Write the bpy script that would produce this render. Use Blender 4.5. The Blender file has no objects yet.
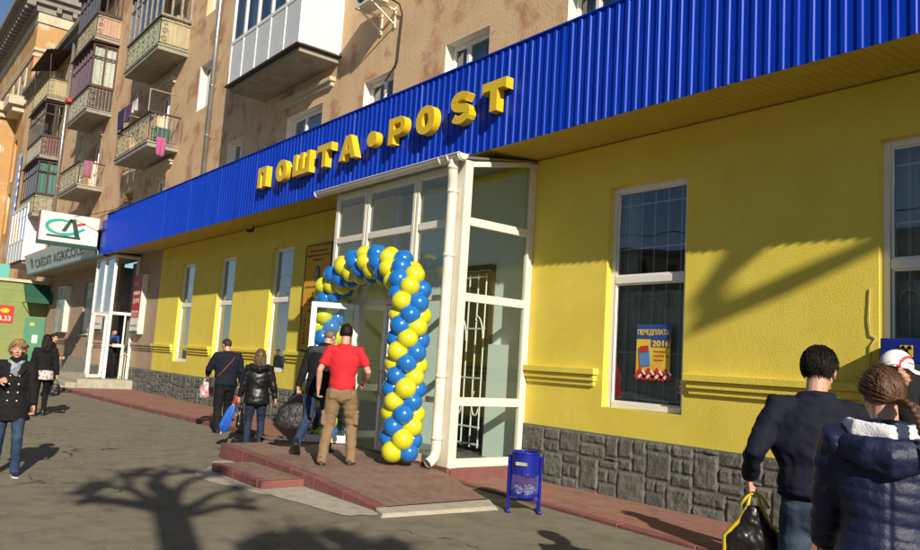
import bpy, bmesh, math, random
from mathutils import Vector, Matrix, noise
R_=math.radians
random.seed(7)
scene=bpy.context.scene
COL=scene.collection
# ------------------------------------------------------------------ helpers
def link(o,parent=None):
    COL.objects.link(o)
    if parent is not None: o.parent=parent
    return o
def tag(o,label=None,cat=None,group=None,kind=None):
    if label: o['label']=label
    if cat: o['category']=cat
    if group: o['group']=group
    if kind: o['kind']=kind
    return o
def thing(name,label,cat,loc=(0,0,0),group=None,rotz=0):
    o=bpy.data.objects.new(name,None); o.location=loc; o.rotation_euler=(0,0,rotz); o.empty_display_size=.2
    COL.objects.link(o)
    return tag(o,label,cat,group)
class MB:
    """collects faces in world coordinates; build() links them as one mesh object"""
    def __init__(s): s.v=[];s.f=[];s.m=[]
    def add(s,vs,fs,mi=0):
        n=len(s.v); s.v+= [tuple(v) for v in vs]
        for f in fs: s.f.append(tuple(i+n for i in f)); s.m.append(mi)
    def quad(s,a,b,c,d,mi=0): s.add([a,b,c,d],[(0,1,2,3)],mi)
    def box(s,x0,x1,y0,y1,z0,z1,mi=0):
        s.add([(x0,y0,z0),(x1,y0,z0),(x1,y1,z0),(x0,y1,z0),(x0,y0,z1),(x1,y0,z1),(x1,y1,z1),(x0,y1,z1)],
              [(0,3,2,1),(4,5,6,7),(0,1,5,4),(1,2,6,5),(2,3,7,6),(3,0,4,7)],mi)
    def obox(s,c,ax,ay,az,hx,hy,hz,mi=0):
        c=Vector(c);ax=Vector(ax)*hx;ay=Vector(ay)*hy;az=Vector(az)*hz
        P=[c-ax-ay-az,c+ax-ay-az,c+ax+ay-az,c-ax+ay-az,c-ax-ay+az,c+ax-ay+az,c+ax+ay+az,c-ax+ay+az]
        s.add(P,[(0,3,2,1),(4,5,6,7),(0,1,5,4),(1,2,6,5),(2,3,7,6),(3,0,4,7)],mi)
    def bar(s,a,b,w,h,up=(0,0,1),mi=0):
        a=Vector(a);b=Vector(b);t=(b-a);L=t.length;t.normalize();up=Vector(up)
        if abs(t.dot(up))>.98: up=Vector((0,1,0))
        sd=t.cross(up).normalized();u2=sd.cross(t)
        s.obox((a+b)/2,t,sd,u2,L/2,w/2,h/2,mi)
    def tube(s,pts,r,n=8,mi=0,caps=True,closed=False):
        pts=[Vector(p) for p in pts]; N=len(pts); rs=r if isinstance(r,(list,tuple)) else [r]*N
        base=len(s.v); up=Vector((0,0,1)); last=None
        for i,p in enumerate(pts):
            if closed: t=pts[(i+1)%N]-pts[i-1]
            else: t=pts[min(i+1,N-1)]-pts[max(i-1,0)]
            t.normalize()
            if last is None:
                ref=up if abs(t.dot(up))<.9 else Vector((1,0,0)); sd=t.cross(ref).normalized()
            else: sd=(last-t*last.dot(t)); sd.normalize()
            last=sd; u2=t.cross(sd)
            for k in range(n):
                a=2*math.pi*k/n; s.v.append(tuple(p+sd*(rs[i]*math.cos(a))+u2*(rs[i]*math.sin(a))))
        for i in range(N if closed else N-1):
            for k in range(n):
                a=base+i*n+k;b=base+i*n+(k+1)%n;j=(i+1)%N
                c=base+j*n+(k+1)%n;d=base+j*n+k
                s.f.append((a,b,c,d));s.m.append(mi)
        if caps and not closed:
            s.f.append(tuple(base+k for k in range(n))[::-1]);s.m.append(mi)
            s.f.append(tuple(base+(N-1)*n+k for k in range(n)));s.m.append(mi)
    def loft(s,secs,n=16,ref=(0,1,0),mi=0,cap=.45):
        """secs: (point, rx, ry); elliptical tube with rounded caps"""
        P=[Vector(q[0]) for q in secs];N=len(P);ref=Vector(ref);base=len(s.v)
        T=[(P[min(i+1,N-1)]-P[max(i-1,0)]).normalized() for i in range(N)]
        rows=[]
        t0=T[0];t1=T[-1]
        q0=secs[0];q1=secs[-1]
        rows.append((P[0]-t0*min(q0[1],q0[2])*cap,q0[1]*.6,q0[2]*.6,t0))
        for i in range(N): rows.append((P[i],secs[i][1],secs[i][2],T[i]))
        rows.append((P[-1]+t1*min(q1[1],q1[2])*cap,q1[1]*.6,q1[2]*.6,t1))
        for p,rx,ry,t in rows:
            rf=ref if abs(t.dot(ref))<.95 else Vector((0,0,1))
            sd=t.cross(rf).normalized();fw=sd.cross(t)
            for k in range(n):
                a=2*math.pi*k/n;s.v.append(tuple(p+sd*(rx*math.cos(a))+fw*(ry*math.sin(a))))
        for i in range(len(rows)-1):
            for k in range(n):
                a=base+i*n+k;b=base+i*n+(k+1)%n;s.f.append((a,b,b+n,a+n));s.m.append(mi)
        s.f.append(tuple(base+k for k in range(n))[::-1]);s.m.append(mi)
        e=base+(len(rows)-1)*n
        s.f.append(tuple(e+k for k in range(n)));s.m.append(mi)
    def ell(s,c,r,n=14,m=10,rot=None,mi=0,fn=None):
        c=Vector(c);base=len(s.v);ring=[]
        for i in range(m+1):
            th=math.pi*i/m
            for k in range(n):
                ph=2*math.pi*k/n
                d=Vector((math.sin(th)*math.cos(ph),math.sin(th)*math.sin(ph),math.cos(th)))
                q=Vector((d.x*r[0],d.y*r[1],d.z*r[2]))
                if fn: q=fn(d,q)
                if rot: q=rot@q
                s.v.append(tuple(c+q))
        for i in range(m):
            for k in range(n):
                a=base+i*n+k;b=base+i*n+(k+1)%n
                s.f.append((a,a+n,b+n,b));s.m.append(mi)
    def prism(s,poly,axes,org,depth,mi=0):
        """poly 2-D outline (ccw), axes (u,v), extruded along -w where w=u x v points to viewer"""
        u,v=Vector(axes[0]),Vector(axes[1]);w=u.cross(v);org=Vector(org);n=len(poly)
        A=[org+u*p[0]+v*p[1] for p in poly];B=[a-w*depth for a in A]
        s.add(A+B,[tuple(range(n)),tuple(range(2*n-1,n-1,-1))]+[(i,i+n,(i+1)%n+n,(i+1)%n) for i in range(n)],mi)
    def build(s,name,mats,parent=None,smooth=False,bevel=0,loc=None,merge=False,local=False):
        me=bpy.data.meshes.new(name); off=Vector((0,0,0))
        if not local:
            if parent is not None:
                q=parent
                while q is not None: off+=q.location; q=q.parent
            if loc is not None: off+=Vector(loc)
        me.from_pydata([tuple(Vector(v)-off) for v in s.v],[],s.f)
        if not isinstance(mats,(list,tuple)): mats=[mats]
        for m in mats: me.materials.append(m)
        me.polygons.foreach_set('material_index',s.m)
        if smooth: me.polygons.foreach_set('use_smooth',[True]*len(me.polygons))
        if merge or bevel:
            bm=bmesh.new();bm.from_mesh(me);bmesh.ops.remove_doubles(bm,verts=bm.verts,dist=1e-5);bm.to_mesh(me);bm.free()
        me.update()
        o=bpy.data.objects.new(name,me)
        if loc is not None: o.location=loc
        link(o,parent)
        if bevel:
            b=o.modifiers.new('bevel','BEVEL');b.width=bevel;b.segments=2;b.limit_method='ANGLE';b.angle_limit=R_(40)
        return o
# ------------------------------------------------------------------ materials
def nd(nt,t,**kw):
    n=nt.nodes.new(t)
    for k,v in kw.items():
        if k in n.inputs: n.inputs[k].default_value=v
        else: setattr(n,k,v)
    return n
def c4(c): return (c[0],c[1],c[2],1)
def M(name,col,rough=.7,metal=0,col2=None,vs=6.,vc=(.35,.65),bump=0,bs=60.,spec=.5,detail=6,stretch=None,coat=0,sheen=0,col3=None,vs3=1.5,vc3=(.5,.62),rv=0,sss=0,bd=.02,trans=0,emit=None):
    m=bpy.data.materials.new(name);m.use_nodes=True;nt=m.node_tree;L=nt.links
    b=nt.nodes['Principled BSDF']
    b.inputs['Base Color'].default_value=c4(col);b.inputs['Roughness'].default_value=rough;b.inputs['Metallic'].default_value=metal
    b.inputs['Specular IOR Level'].default_value=spec
    if coat: b.inputs['Coat Weight'].default_value=coat;b.inputs['Coat Roughness'].default_value=.1
    if sheen: b.inputs['Sheen Weight'].default_value=sheen
    if sss: b.inputs['Subsurface Weight'].default_value=sss;b.inputs['Subsurface Scale'].default_value=.02
    if trans: b.inputs['Transmission Weight'].default_value=trans
    tc=nd(nt,'ShaderNodeTexCoord');src=tc.outputs['Object']
    if stretch:
        mp=nd(nt,'ShaderNodeMapping');mp.inputs['Scale'].default_value=stretch;L.new(src,mp.inputs['Vector']);src=mp.outputs['Vector']
    if col2:
        n=nd(nt,'ShaderNodeTexNoise',Scale=vs,Detail=detail,Roughness=.6);L.new(src,n.inputs['Vector'])
        r=nd(nt,'ShaderNodeMapRange');r.inputs['From Min'].default_value=vc[0];r.inputs['From Max'].default_value=vc[1];L.new(n.outputs['Fac'],r.inputs['Value'])
        mx=nd(nt,'ShaderNodeMix',data_type='RGBA');mx.inputs['A'].default_value=c4(col);mx.inputs['B'].default_value=c4(col2)
        for k in mx.inputs:
            pass
        mx.inputs[6].default_value=c4(col);mx.inputs[7].default_value=c4(col2)
        L.new(r.outputs[0],mx.inputs[0]);out=mx.outputs[2]
        if col3:
            n3=nd(nt,'ShaderNodeTexNoise',Scale=vs3,Detail=8,Roughness=.65);L.new(src,n3.inputs['Vector'])
            r3=nd(nt,'ShaderNodeMapRange');r3.inputs['From Min'].default_value=vc3[0];r3.inputs['From Max'].default_value=vc3[1];L.new(n3.outputs['Fac'],r3.inputs['Value'])
            m3=nd(nt,'ShaderNodeMix',data_type='RGBA');m3.inputs[7].default_value=c4(col3);L.new(out,m3.inputs[6]);L.new(r3.outputs[0],m3.inputs[0]);out=m3.outputs[2]
        L.new(out,b.inputs['Base Color'])
        if rv:
            rr=nd(nt,'ShaderNodeMapRange');rr.inputs['To Min'].default_value=rough-rv;rr.inputs['To Max'].default_value=rough+rv
            L.new(n.outputs['Fac'],rr.inputs['Value']);L.new(rr.outputs[0],b.inputs['Roughness'])
    if bump:
        n2=nd(nt,'ShaderNodeTexNoise',Scale=bs,Detail=5,Roughness=.6);L.new(src,n2.inputs['Vector'])
        bp=nd(nt,'ShaderNodeBump');bp.inputs['Strength'].default_value=bump;bp.inputs['Distance'].default_value=bd
        L.new(n2.outputs['Fac'],bp.inputs['Height']);L.new(bp.outputs[0],b.inputs['Normal'])
    if emit: b.inputs['Emission Color'].default_value=c4(emit[:3]);b.inputs['Emission Strength'].default_value=emit[3]
    return m
def glass(name,tint=(.85,.92,.9),ior=1.55,rough=.0,base=.04):
    m=bpy.data.materials.new(name);m.use_nodes=True;nt=m.node_tree;nt.nodes.clear();L=nt.links
    o=nd(nt,'ShaderNodeOutputMaterial');t=nd(nt,'ShaderNodeBsdfTransparent');g=nd(nt,'ShaderNodeBsdfGlossy',Roughness=rough)
    t.inputs['Color'].default_value=c4(tint);g.inputs['Color'].default_value=(1,1,1,1)
    f=nd(nt,'ShaderNodeFresnel',IOR=ior)
    a=nd(nt,'ShaderNodeMath',operation='MULTIPLY_ADD');a.inputs[1].default_value=1.5;a.inputs[2].default_value=base;a.use_clamp=True
    # slightly wavy panes
    tc=nd(nt,'ShaderNodeTexCoord');n=nd(nt,'ShaderNodeTexNoise',Scale=1.1,Detail=1);L.new(tc.outputs['Object'],n.inputs['Vector'])
    bp=nd(nt,'ShaderNodeBump');bp.inputs['Strength'].default_value=.06;bp.inputs['Distance'].default_value=.1;L.new(n.outputs['Fac'],bp.inputs['Height']);L.new(bp.outputs[0],g.inputs['Normal'])
    mx=nd(nt,'ShaderNodeMixShader');L.new(f.outputs[0],a.inputs[0]);L.new(a.outputs[0],mx.inputs[0]);L.new(t.outputs[0],mx.inputs[1]);L.new(g.outputs[0],mx.inputs[2]);L.new(mx.outputs[0],o.inputs['Surface'])
    return m
YEL=M('yellow_plaster',(.71,.575,.075),.85,col2=(.75,.615,.10),vs=1.3,bump=.35,bs=55,col3=(.60,.47,.075),vs3=.7,vc3=(.5,.8),spec=.25)
BEI=M('beige_plaster',(.42,.31,.22),.9,col2=(.36,.26,.18),vs=2,bump=.3,bs=50,spec=.2)
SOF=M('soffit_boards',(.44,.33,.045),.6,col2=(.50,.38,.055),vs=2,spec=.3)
SOB=M('beige_soffit',(.4,.33,.25),.7,col2=(.34,.28,.2),vs=3)
WHT=M('white_plastic',(.78,.77,.74),.35,col2=(.70,.69,.65),vs=3,vc=(.3,.8))
PVC=M('white_panel',(.62,.63,.65),.4,col2=(.55,.56,.57),vs=1.5)
IVO=M('ivory_paint',(.74,.70,.60),.4,col2=(.66,.61,.50),vs=4)
GLA=glass('window_glass',(.93,.98,.96),1.55,base=.05)
GLP=glass('porch_glass',(.90,.985,.945),1.45,base=.015)
BLU=M('blue_sheet',(.001,.034,.42),.42,col2=(.0012,.040,.47),vs=2.5,rv=.06,spec=.15)
LET=M('yellow_letter',(.74,.50,.012),.4,col2=(.68,.45,.01),vs=5)
DRK=M('unlit_room_dark',(.05,.055,.05),.9)
INT=M('interior_wall',(.66,.72,.66),.8,col2=(.6,.66,.6),vs=1.5)
INF=M('interior_floor',(.16,.15,.12),.5)
GRN=M('pale_green_wall',(.80,.88,.83),.7,col2=(.76,.84,.79),vs=1.2)
CONC=M('concrete',(.33,.30,.24),.9,col2=(.24,.22,.18),vs=4,bump=.4,bs=40,col3=(.15,.14,.12),vs3=1.2,vc3=(.58,.8))
CONL=M('pale_concrete',(.42,.38,.30),.9,col2=(.32,.29,.23),vs=6,bump=.5,bs=35)
KERB=M('red_kerb',(.22,.075,.065),.8,col2=(.16,.062,.055),vs=5,bump=.4,bs=50,col3=(.27,.19,.17),vs3=3,vc3=(.58,.8))
ZINC=M('galvanised',(.42,.42,.41),.38,metal=.7,col2=(.3,.3,.29),vs=6,rv=.1)
BLK=M('black_metal',(.02,.02,.02),.5)
RUST=M('rusty_paint',(.30,.28,.20),.8,col2=(.17,.10,.06),vs=6,vc=(.5,.7),bump=.2)
WOOD=M('dark_wood',(.035,.022,.016),.6,col2=(.055,.03,.022),vs=8,stretch=(1,1,.2))
MAR=M('maroon_wood',(.07,.012,.014),.5,col2=(.1,.02,.02),vs=6)
PANG=M('grey_green_panel',(.36,.37,.26),.75,col2=(.27,.27,.18),vs=3,col3=(.16,.11,.07),vs3=2.5,vc3=(.6,.78),stretch=(1,1,.5))
PANP=M('pink_panel',(.45,.28,.21),.75,col2=(.38,.23,.17),vs=3)
PANB=M('tan_panel',(.42,.36,.22),.75,col2=(.34,.28,.16),vs=3,stretch=(1,1,.4))
def facade_mat():
    m=M('pink_facade',(.66,.475,.285),.92,col2=(.59,.395,.23),vs=1.1,bump=.4,bs=18,col3=(.44,.24,.15),vs3=.85,vc3=(.51,.60),spec=.15)
    nt=m.node_tree;L=nt.links;b=nt.nodes['Principled BSDF']
    src=b.inputs['Base Color'].links[0].from_socket
    tc=nt.nodes.new('ShaderNodeTexCoord')
    # bare grey-white flaking and vertical runs
    mp=nd(nt,'ShaderNodeMapping');mp.inputs['Scale'].default_value=(2.2,1,.35);L.new(tc.outputs['Object'],mp.inputs['Vector'])
    n=nd(nt,'ShaderNodeTexNoise',Scale=2.,Detail=9,Roughness=.7);L.new(mp.outputs[0],n.inputs['Vector'])
    r=nd(nt,'ShaderNodeMapRange');r.inputs['From Min'].default_value=.55;r.inputs['From Max'].default_value=.72;r.inputs['To Max'].default_value=.55;L.new(n.outputs['Fac'],r.inputs['Value'])
    mx=nd(nt,'ShaderNodeMix',data_type='RGBA');mx.inputs[7].default_value=(.38,.24,.15,1);L.new(src,mx.inputs[6]);L.new(r.outputs[0],mx.inputs[0])
    n2=nd(nt,'ShaderNodeTexNoise',Scale=3.4,Detail=8,Roughness=.75);L.new(tc.outputs['Object'],n2.inputs['Vector'])
    r2=nd(nt,'ShaderNodeMapRange');r2.inputs['From Min'].default_value=.63;r2.inputs['From Max'].default_value=.67;r2.inputs['To Max'].default_value=.7;L.new(n2.outputs['Fac'],r2.inputs['Value'])
    m2=nd(nt,'ShaderNodeMix',data_type='RGBA');m2.inputs[7].default_value=(.58,.47,.36,1);L.new(mx.outputs[2],m2.inputs[6]);L.new(r2.outputs[0],m2.inputs[0])
    L.new(m2.outputs[2],b.inputs['Base Color'])
    return m
PINK=facade_mat()
ORG=M('orange_plaster',(.47,.27,.11),.9,col2=(.41,.23,.10),vs=1,col3=(.52,.42,.28),vs3=.5,vc3=(.52,.6),spec=.2)
CRM=M('cream_stucco',(.55,.47,.34),.9,col2=(.42,.36,.27),vs=1.5)
GRY=M('grey_cornice',(.26,.24,.21),.9,col2=(.18,.17,.15),vs=2)
LIM=M('lime_plaster',(.23,.27,.095),.85,col2=(.20,.24,.085),vs=2)
def asphalt():
    m=bpy.data.materials.new('asphalt');m.use_nodes=True;nt=m.node_tree;L=nt.links;b=nt.nodes['Principled BSDF'];b.inputs['Roughness'].default_value=.88;b.inputs['Specular IOR Level'].default_value=.25
    tc=nd(nt,'ShaderNodeTexCoord');P=tc.outputs['Object']
    def noi(s,d=6,r=.6):
        n=nd(nt,'ShaderNodeTexNoise',Scale=s,Detail=d,Roughness=r);L.new(P,n.inputs['Vector']);return n.outputs['Fac']
    def rng(x,a,b_,lo=0,hi=1):
        r=nd(nt,'ShaderNodeMapRange');r.inputs[1].default_value=a;r.inputs[2].default_value=b_;r.inputs[3].default_value=lo;r.inputs[4].default_value=hi;L.new(x,r.inputs[0]);return r.outputs[0]
    def mix(f,a,c):
        x=nd(nt,'ShaderNodeMix',data_type='RGBA');L.new(f,x.inputs[0])
        if isinstance(a,tuple): x.inputs[6].default_value=c4(a)
        else: L.new(a,x.inputs[6])
        x.inputs[7].default_value=c4(c);return x.outputs[2]
    c=mix(rng(noi(.5),.35,.65),(.186,.172,.122),(.218,.202,.146))
    c=mix(rng(noi(3.2,8),.45,.72),c,(.138,.128,.092))
    c=mix(rng(noi(1.1,8,.7),.6,.72,0,.6),c,(.25,.225,.17))
    c=mix(rng(noi(170,2),.56,.7,0,.5),c,(.24,.22,.18))
    c=mix(rng(noi(120,2),.62,.72,0,.7),c,(.05,.046,.04))
    # cracks: edges of large warped cells, broken up
    v=nd(nt,'ShaderNodeTexVoronoi',feature='DISTANCE_TO_EDGE',Scale=.33)
    wn=nd(nt,'ShaderNodeTexNoise',Scale=1.6,Detail=5);L.new(P,wn.inputs['Vector'])
    va=nd(nt,'ShaderNodeVectorMath',operation='MULTIPLY_ADD');L.new(wn.outputs['Color'],va.inputs[0]);va.inputs[1].default_value=(1.2,1.2,0);L.new(P,va.inputs[2]);L.new(va.outputs[0],v.inputs['Vector'])
    cr=rng(v.outputs['Distance'],.002,.007,1,0)
    mu=nd(nt,'ShaderNodeMath',operation='MULTIPLY');L.new(cr,mu.inputs[0]);L.new(rng(noi(.7,3),.52,.56),mu.inputs[1])
    c=mix(mu.outputs[0],c,(.035,.032,.028))
    L.new(c,b.inputs['Base Color'])
    bp=nd(nt,'ShaderNodeBump');bp.inputs['Strength'].default_value=.5;bp.inputs['Distance'].default_value=.012;L.new(noi(90,4,.7),bp.inputs['Height'])
    b2=nd(nt,'ShaderNodeBump');b2.inputs['Strength'].default_value=.5;b2.inputs['Distance'].default_value=.05;L.new(noi(2.2,5),b2.inputs['Height']);L.new(bp.outputs[0],b2.inputs['Normal']);L.new(b2.outputs[0],b.inputs['Normal'])
    return m
ASP=asphalt()
def pavers(name,c1,c2,mort,sx,bw=.2,rh=.1):
    m=bpy.data.materials.new(name);m.use_nodes=True;nt=m.node_tree;L=nt.links;b=nt.nodes['Principled BSDF'];b.inputs['Roughness'].default_value=.85;b.inputs['Specular IOR Level'].default_value=.25
    tc=nd(nt,'ShaderNodeTexCoord');mp=nd(nt,'ShaderNodeMapping');mp.inputs['Rotation'].default_value=(0,0,sx);L.new(tc.outputs['Object'],mp.inputs['Vector'])
    wn=nd(nt,'ShaderNodeTexNoise',Scale=9,Detail=2);L.new(mp.outputs[0],wn.inputs['Vector'])
    va=nd(nt,'ShaderNodeVectorMath',operation='MULTIPLY_ADD');L.new(wn.outputs['Color'],va.inputs[0]);va.inputs[1].default_value=(.03,.03,0);L.new(mp.outputs[0],va.inputs[2])
    br=nd(nt,'ShaderNodeTexBrick',Scale=1.0);br.inputs['Color1'].default_value=c4(c1);br.inputs['Color2'].default_value=c4(c2);br.inputs['Mortar'].default_value=c4(mort)
    br.inputs['Brick Width'].default_value=bw;br.inputs['Row Height'].default_value=rh;br.inputs['Mortar Size'].default_value=.006;br.inputs['Mortar Smooth'].default_value=.4
    L.new(va.outputs[0],br.inputs['Vector'])
    n=nd(nt,'ShaderNodeTexNoise',Scale=3,Detail=8,Roughness=.7);L.new(tc.outputs['Object'],n.inputs['Vector'])
    r=nd(nt,'ShaderNodeMapRange');r.inputs[1].default_value=.42;r.inputs[2].default_value=.75;r.inputs[4].default_value=.75;L.new(n.outputs['Fac'],r.inputs[0])
    mx=nd(nt,'ShaderNodeMix',data_type='RGBA');L.new(r.outputs[0],mx.inputs[0]);L.new(br.outputs['Color'],mx.inputs[6]);mx.inputs[7].default_value=c4(((c1[0]+.10)*.72,(c1[1]+.13)*.72,(c1[2]+.11)*.72));L.new(mx.outputs[2],b.inputs['Base Color'])
    bp=nd(nt,'ShaderNodeBump');bp.inputs['Strength'].default_value=.6;bp.inputs['Distance'].default_value=.01;bp.invert=True;L.new(br.outputs['Fac'],bp.inputs['Height'])
    n2=nd(nt,'ShaderNodeTexNoise',Scale=70,Detail=4);L.new(tc.outputs['Object'],n2.inputs['Vector'])
    b2=nd(nt,'ShaderNodeBump');b2.inputs['Strength'].default_value=.3;b2.inputs['Distance'].default_value=.01;L.new(n2.outputs['Fac'],b2.inputs['Height']);L.new(bp.outputs[0],b2.inputs['Normal']);L.new(b2.outputs[0],b.inputs['Normal'])
    return m
PAV=pavers('red_pavers',(.29,.135,.10),(.22,.10,.078),(.34,.22,.17),0,.24,.12)
PAVR=pavers('ramp_pavers',(.25,.150,.112),(.19,.112,.085),(.10,.072,.055),0,.2,.085)
STONE2=M('split_stone_pale',(.165,.165,.138),.9,col2=(.115,.115,.098),vs=9,bump=.7,bs=30,bd=.02,spec=.2)
STONE3=M('split_stone_dark',(.112,.113,.10),.9,col2=(.08,.08,.072),vs=8,bump=.7,bs=26,bd=.02,spec=.2)
STONE=M('split_stone',(.135,.138,.118),.9,col2=(.095,.097,.084),vs=9,bump=.7,bs=28,bd=.02,col3=(.20,.20,.165),vs3=14,vc3=(.55,.75),spec=.2)
MORT=M('mortar',(.13,.13,.11),.95,bump=.4)
SKIN=M('skin',(.52,.30,.21),.5,col2=(.48,.25,.17),vs=12,bump=.08,bs=200,sss=.12)
EYEW=M('eye_white',(.7,.68,.65),.25);IRIS=M('iris',(.03,.02,.015),.2);LIPS=M('lips',(.38,.12,.11),.45)
# ------------------------------------------------------------------ world, sun, camera
SUN_AZ=R_(160); SUN_EL=R_(27)     # direction the shadows run, sun height
w=bpy.data.worlds.new('World');scene.world=w;w.use_nodes=True
nt=w.node_tree;bg=nt.nodes['Background'];sky=nt.nodes.new('ShaderNodeTexSky');sky.sky_type='NISHITA';sky.sun_disc=False
sky.sun_elevation=SUN_EL
sdir=Vector((-math.cos(SUN_AZ)*math.cos(SUN_EL),-math.sin(SUN_AZ)*math.cos(SUN_EL),math.sin(SUN_EL)))  # towards the sun
sky.sun_rotation=math.atan2(sdir.x,sdir.y)
sky.altitude=1500;sky.air_density=.9;sky.dust_density=.1;sky.ozone_density=2.0
nt.links.new(sky.outputs[0],bg.inputs[0]);bg.inputs[1].default_value=.068
sl=bpy.data.lights.new('sun','SUN');sl.energy=4.8;sl.angle=R_(.53);sl.color=(1,.90,.74)
so=bpy.data.objects.new('sun',sl);COL.objects.link(so);so.rotation_euler=sdir.to_track_quat('Z','Y').to_euler();so.location=(10,-5,15)
cam=bpy.data.cameras.new('camera');co=bpy.data.objects.new('camera',cam);COL.objects.link(co);scene.camera=co
cam.sensor_width=36;cam.lens=770/920*36;cam.clip_end=3000;cam.clip_start=.05
yaw,pit,rol=R_(38.47),R_(6.62),R_(3.57)
fw=Vector((-math.cos(yaw)*math.cos(pit),math.sin(yaw)*math.cos(pit),math.sin(pit)))
r0=fw.cross(Vector((0,0,1))).normalized();u0=r0.cross(fw)
cr,sr=math.cos(rol),math.sin(rol);rr=r0*cr+u0*sr;uu=-r0*sr+u0*cr
EYE=Vector((0,0,1.6))
mw=Matrix((rr,uu,-fw)).transposed().to_4x4();mw.translation=EYE;co.matrix_world=mw
scene.view_settings.view_transform='Standard';scene.view_settings.look='None';scene.view_settings.gamma=1;scene.view_settings.exposure=.45
try: scene.view_settings.use_curve_mapping=False
except Exception: pass
FONT_CACHE={}
def text_obj(body,name,mat,org,ux,uz,height,parent,depth=.01,off=0,width=None,align='LEFT',bold=0):
    """flat lettering: org = lower-left corner, ux/uz in-plane axes, height = cap height"""
    cu=bpy.data.curves.new('lettering','FONT');cu.body=body;cu.size=1;cu.extrude=.5;cu.offset=bold;cu.align_x='LEFT';cu.resolution_u=6
    t=bpy.data.objects.new('lettering',cu);COL.objects.link(t)
    bpy.context.view_layer.update();dg=bpy.context.evaluated_depsgraph_get()
    me=bpy.data.meshes.new_from_object(t.evaluated_get(dg));bpy.data.objects.remove(t)
    xs=[v.co.x for v in me.vertices];ys=[v.co.y for v in me.vertices]
    x0,x1,y0,y1=min(xs),max(xs),min(ys),max(ys)
    sy=height/(y1-y0);sx=sy if width is None else width/(x1-x0)
    ux=Vector(ux);uz=Vector(uz);n=ux.cross(uz);org=Vector(org)
    shift={'LEFT':0,'CENTER':-(x1-x0)*sx/2}[align]
    po=Vector((0,0,0));q=parent
    while q is not None: po+=q.location;q=q.parent
    for v in me.vertices:
        v.co=org+ux*((v.co.x-x0)*sx+shift)+uz*((v.co.y-y0)*sy)+n*(v.co.z+.5)*depth-po
    me.materials.clear();me.materials.append(mat)
    o=bpy.data.objects.new(name,me);link(o,parent);return o
# ------------------------------------------------------------------ ground
def structure(o): o['kind']='structure'; return o
g=MB();g.quad((-400,-300,0),(300,-300,0),(300,400,0),(-400,400,0));structure(g.build('ground',ASP))
YW=8.05
# paver strip with its kerb along the wall; the ground sheet runs beneath it
pv=MB()
def strip(pts,z,kerbw=.12):
    for (xa,ya),(xb,yb) in zip(pts[:-1],pts[1:]):
        pv.quad((xa,ya+kerbw,z),(xb,yb+kerbw,z),(xb,YW-.02,z),(xa,YW-.02,z))
strip([(-27.5,5.75),(-23.6,5.85),(-19.5,6.0),(-15.2,6.3),(-12.1,6.4)],.075)
strip([(-8.42,6.75),(-6.4,6.68),(-4.4,6.55),(-1,6.4),(8,6.3)],.034)
structure(pv.build('pavement',PAV))
kb=MB()
def kerb(pts,z,w=.12):
    for (xa,ya),(xb,yb) in zip(pts[:-1],pts[1:]):
        n=max(1,int((xb-xa)/1.0))
        for i in range(n):
            a=i/n;b=(i+1)/n
            p=Vector((xa+(xb-xa)*a+.006,ya+(yb-ya)*a,0));q=Vector((xa+(xb-xa)*b-.006,ya+(yb-ya)*b,0))
            zz=z+random.uniform(-.004,.004);j=random.uniform(-.006,.006)
            kb.add([(p.x,p.y+j,-.05),(q.x,q.y+j,-.05),(q.x,q.y+j+w,-.05),(p.x,p.y+j+w,-.05),(p.x,p.y+j,zz),(q.x,q.y+j,zz),(q.x,q.y+j+w,zz),(p.x,p.y+j+w,zz)],
              [(0,3,2,1),(4,5,6,7),(0,1,5,4),(1,2,6,5),(2,3,7,6),(3,0,4,7)])
kerb([(-27.5,5.75),(-23.6,5.85),(-19.5,6.0),(-15.2,6.3),(-12.1,6.4)],.085)
kerb([(-8.42,6.75),(-6.4,6.68),(-4.4,6.55),(-1,6.4),(8,6.3)],.038)
structure(kb.build('kerb',KERB,bevel=.008))
# mortar apron poured round the step and ramp
ap=MB()
def blob(cx,cy,rx,ry,z,seed,n=40):
    vs=[(cx,cy,z)]
    for k in range(n):
        a=2*math.pi*k/n;q=1+.28*noise.noise((math.cos(a)*1.7+seed,math.sin(a)*1.7,seed*3.1))
        vs.append((cx+rx*q*math.cos(a),cy+ry*q*math.sin(a),z))
    ap.add(vs,[(0,1+k,1+(k+1)%n) for k in range(n)])
blob(-9.35,4.2,1.15,.42,.004,1);blob(-8.1,4.45,1.3,.38,.008,4);blob(-10.4,4.5,.5,.3,.012,9)
structure(ap.build('mortar_apron',CONL))
# ------------------------------------------------------------------ entrance ramp and its low step
def ramp_z(x): 
    pts=[(-12.3,.22),(-11.34,.215),(-9.,.165),(-8.4,.145),(-6.95,.045)]
    if x<=pts[0][0]: return pts[0][1]
    for (a,za),(b,zb) in zip(pts[:-1],pts[1:]):
        if x<=b: return za+(zb-za)*(x-a)/(b-a)
    return pts[-1][1]
rp=thing('entrance_ramp','red brick paved ramp with a kerbed edge leading up to the glass porch','ramp',(-9,5.5,0))
m=MB()
xs=[-12.1,-11.34,-10.2,-9,-8.4,-7.6,-7.02]
def yback(x): return 6.6 if x<=-8.4 else 6.6-(x+8.4)*(.42/1.4)
def yfront(x): return 4.78 if x>-11.3 else 5.3
for a,b in zip(xs[:-1],xs[1:]):
    fa=4.78 if a>=-11.34 and b>-11.34 else 5.6
    m.quad((a,fa,ramp_z(a)),(b,fa,ramp_z(b)),(b,yback(b),ramp_z(b)),(a,yback(a),ramp_z(a)))
    if a>-8.5: m.quad((a,yback(a),ramp_z(a)),(b,yback(b),ramp_z(b)),(b,yback(b),-.02),(a,yback(a),-.02))
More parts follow.
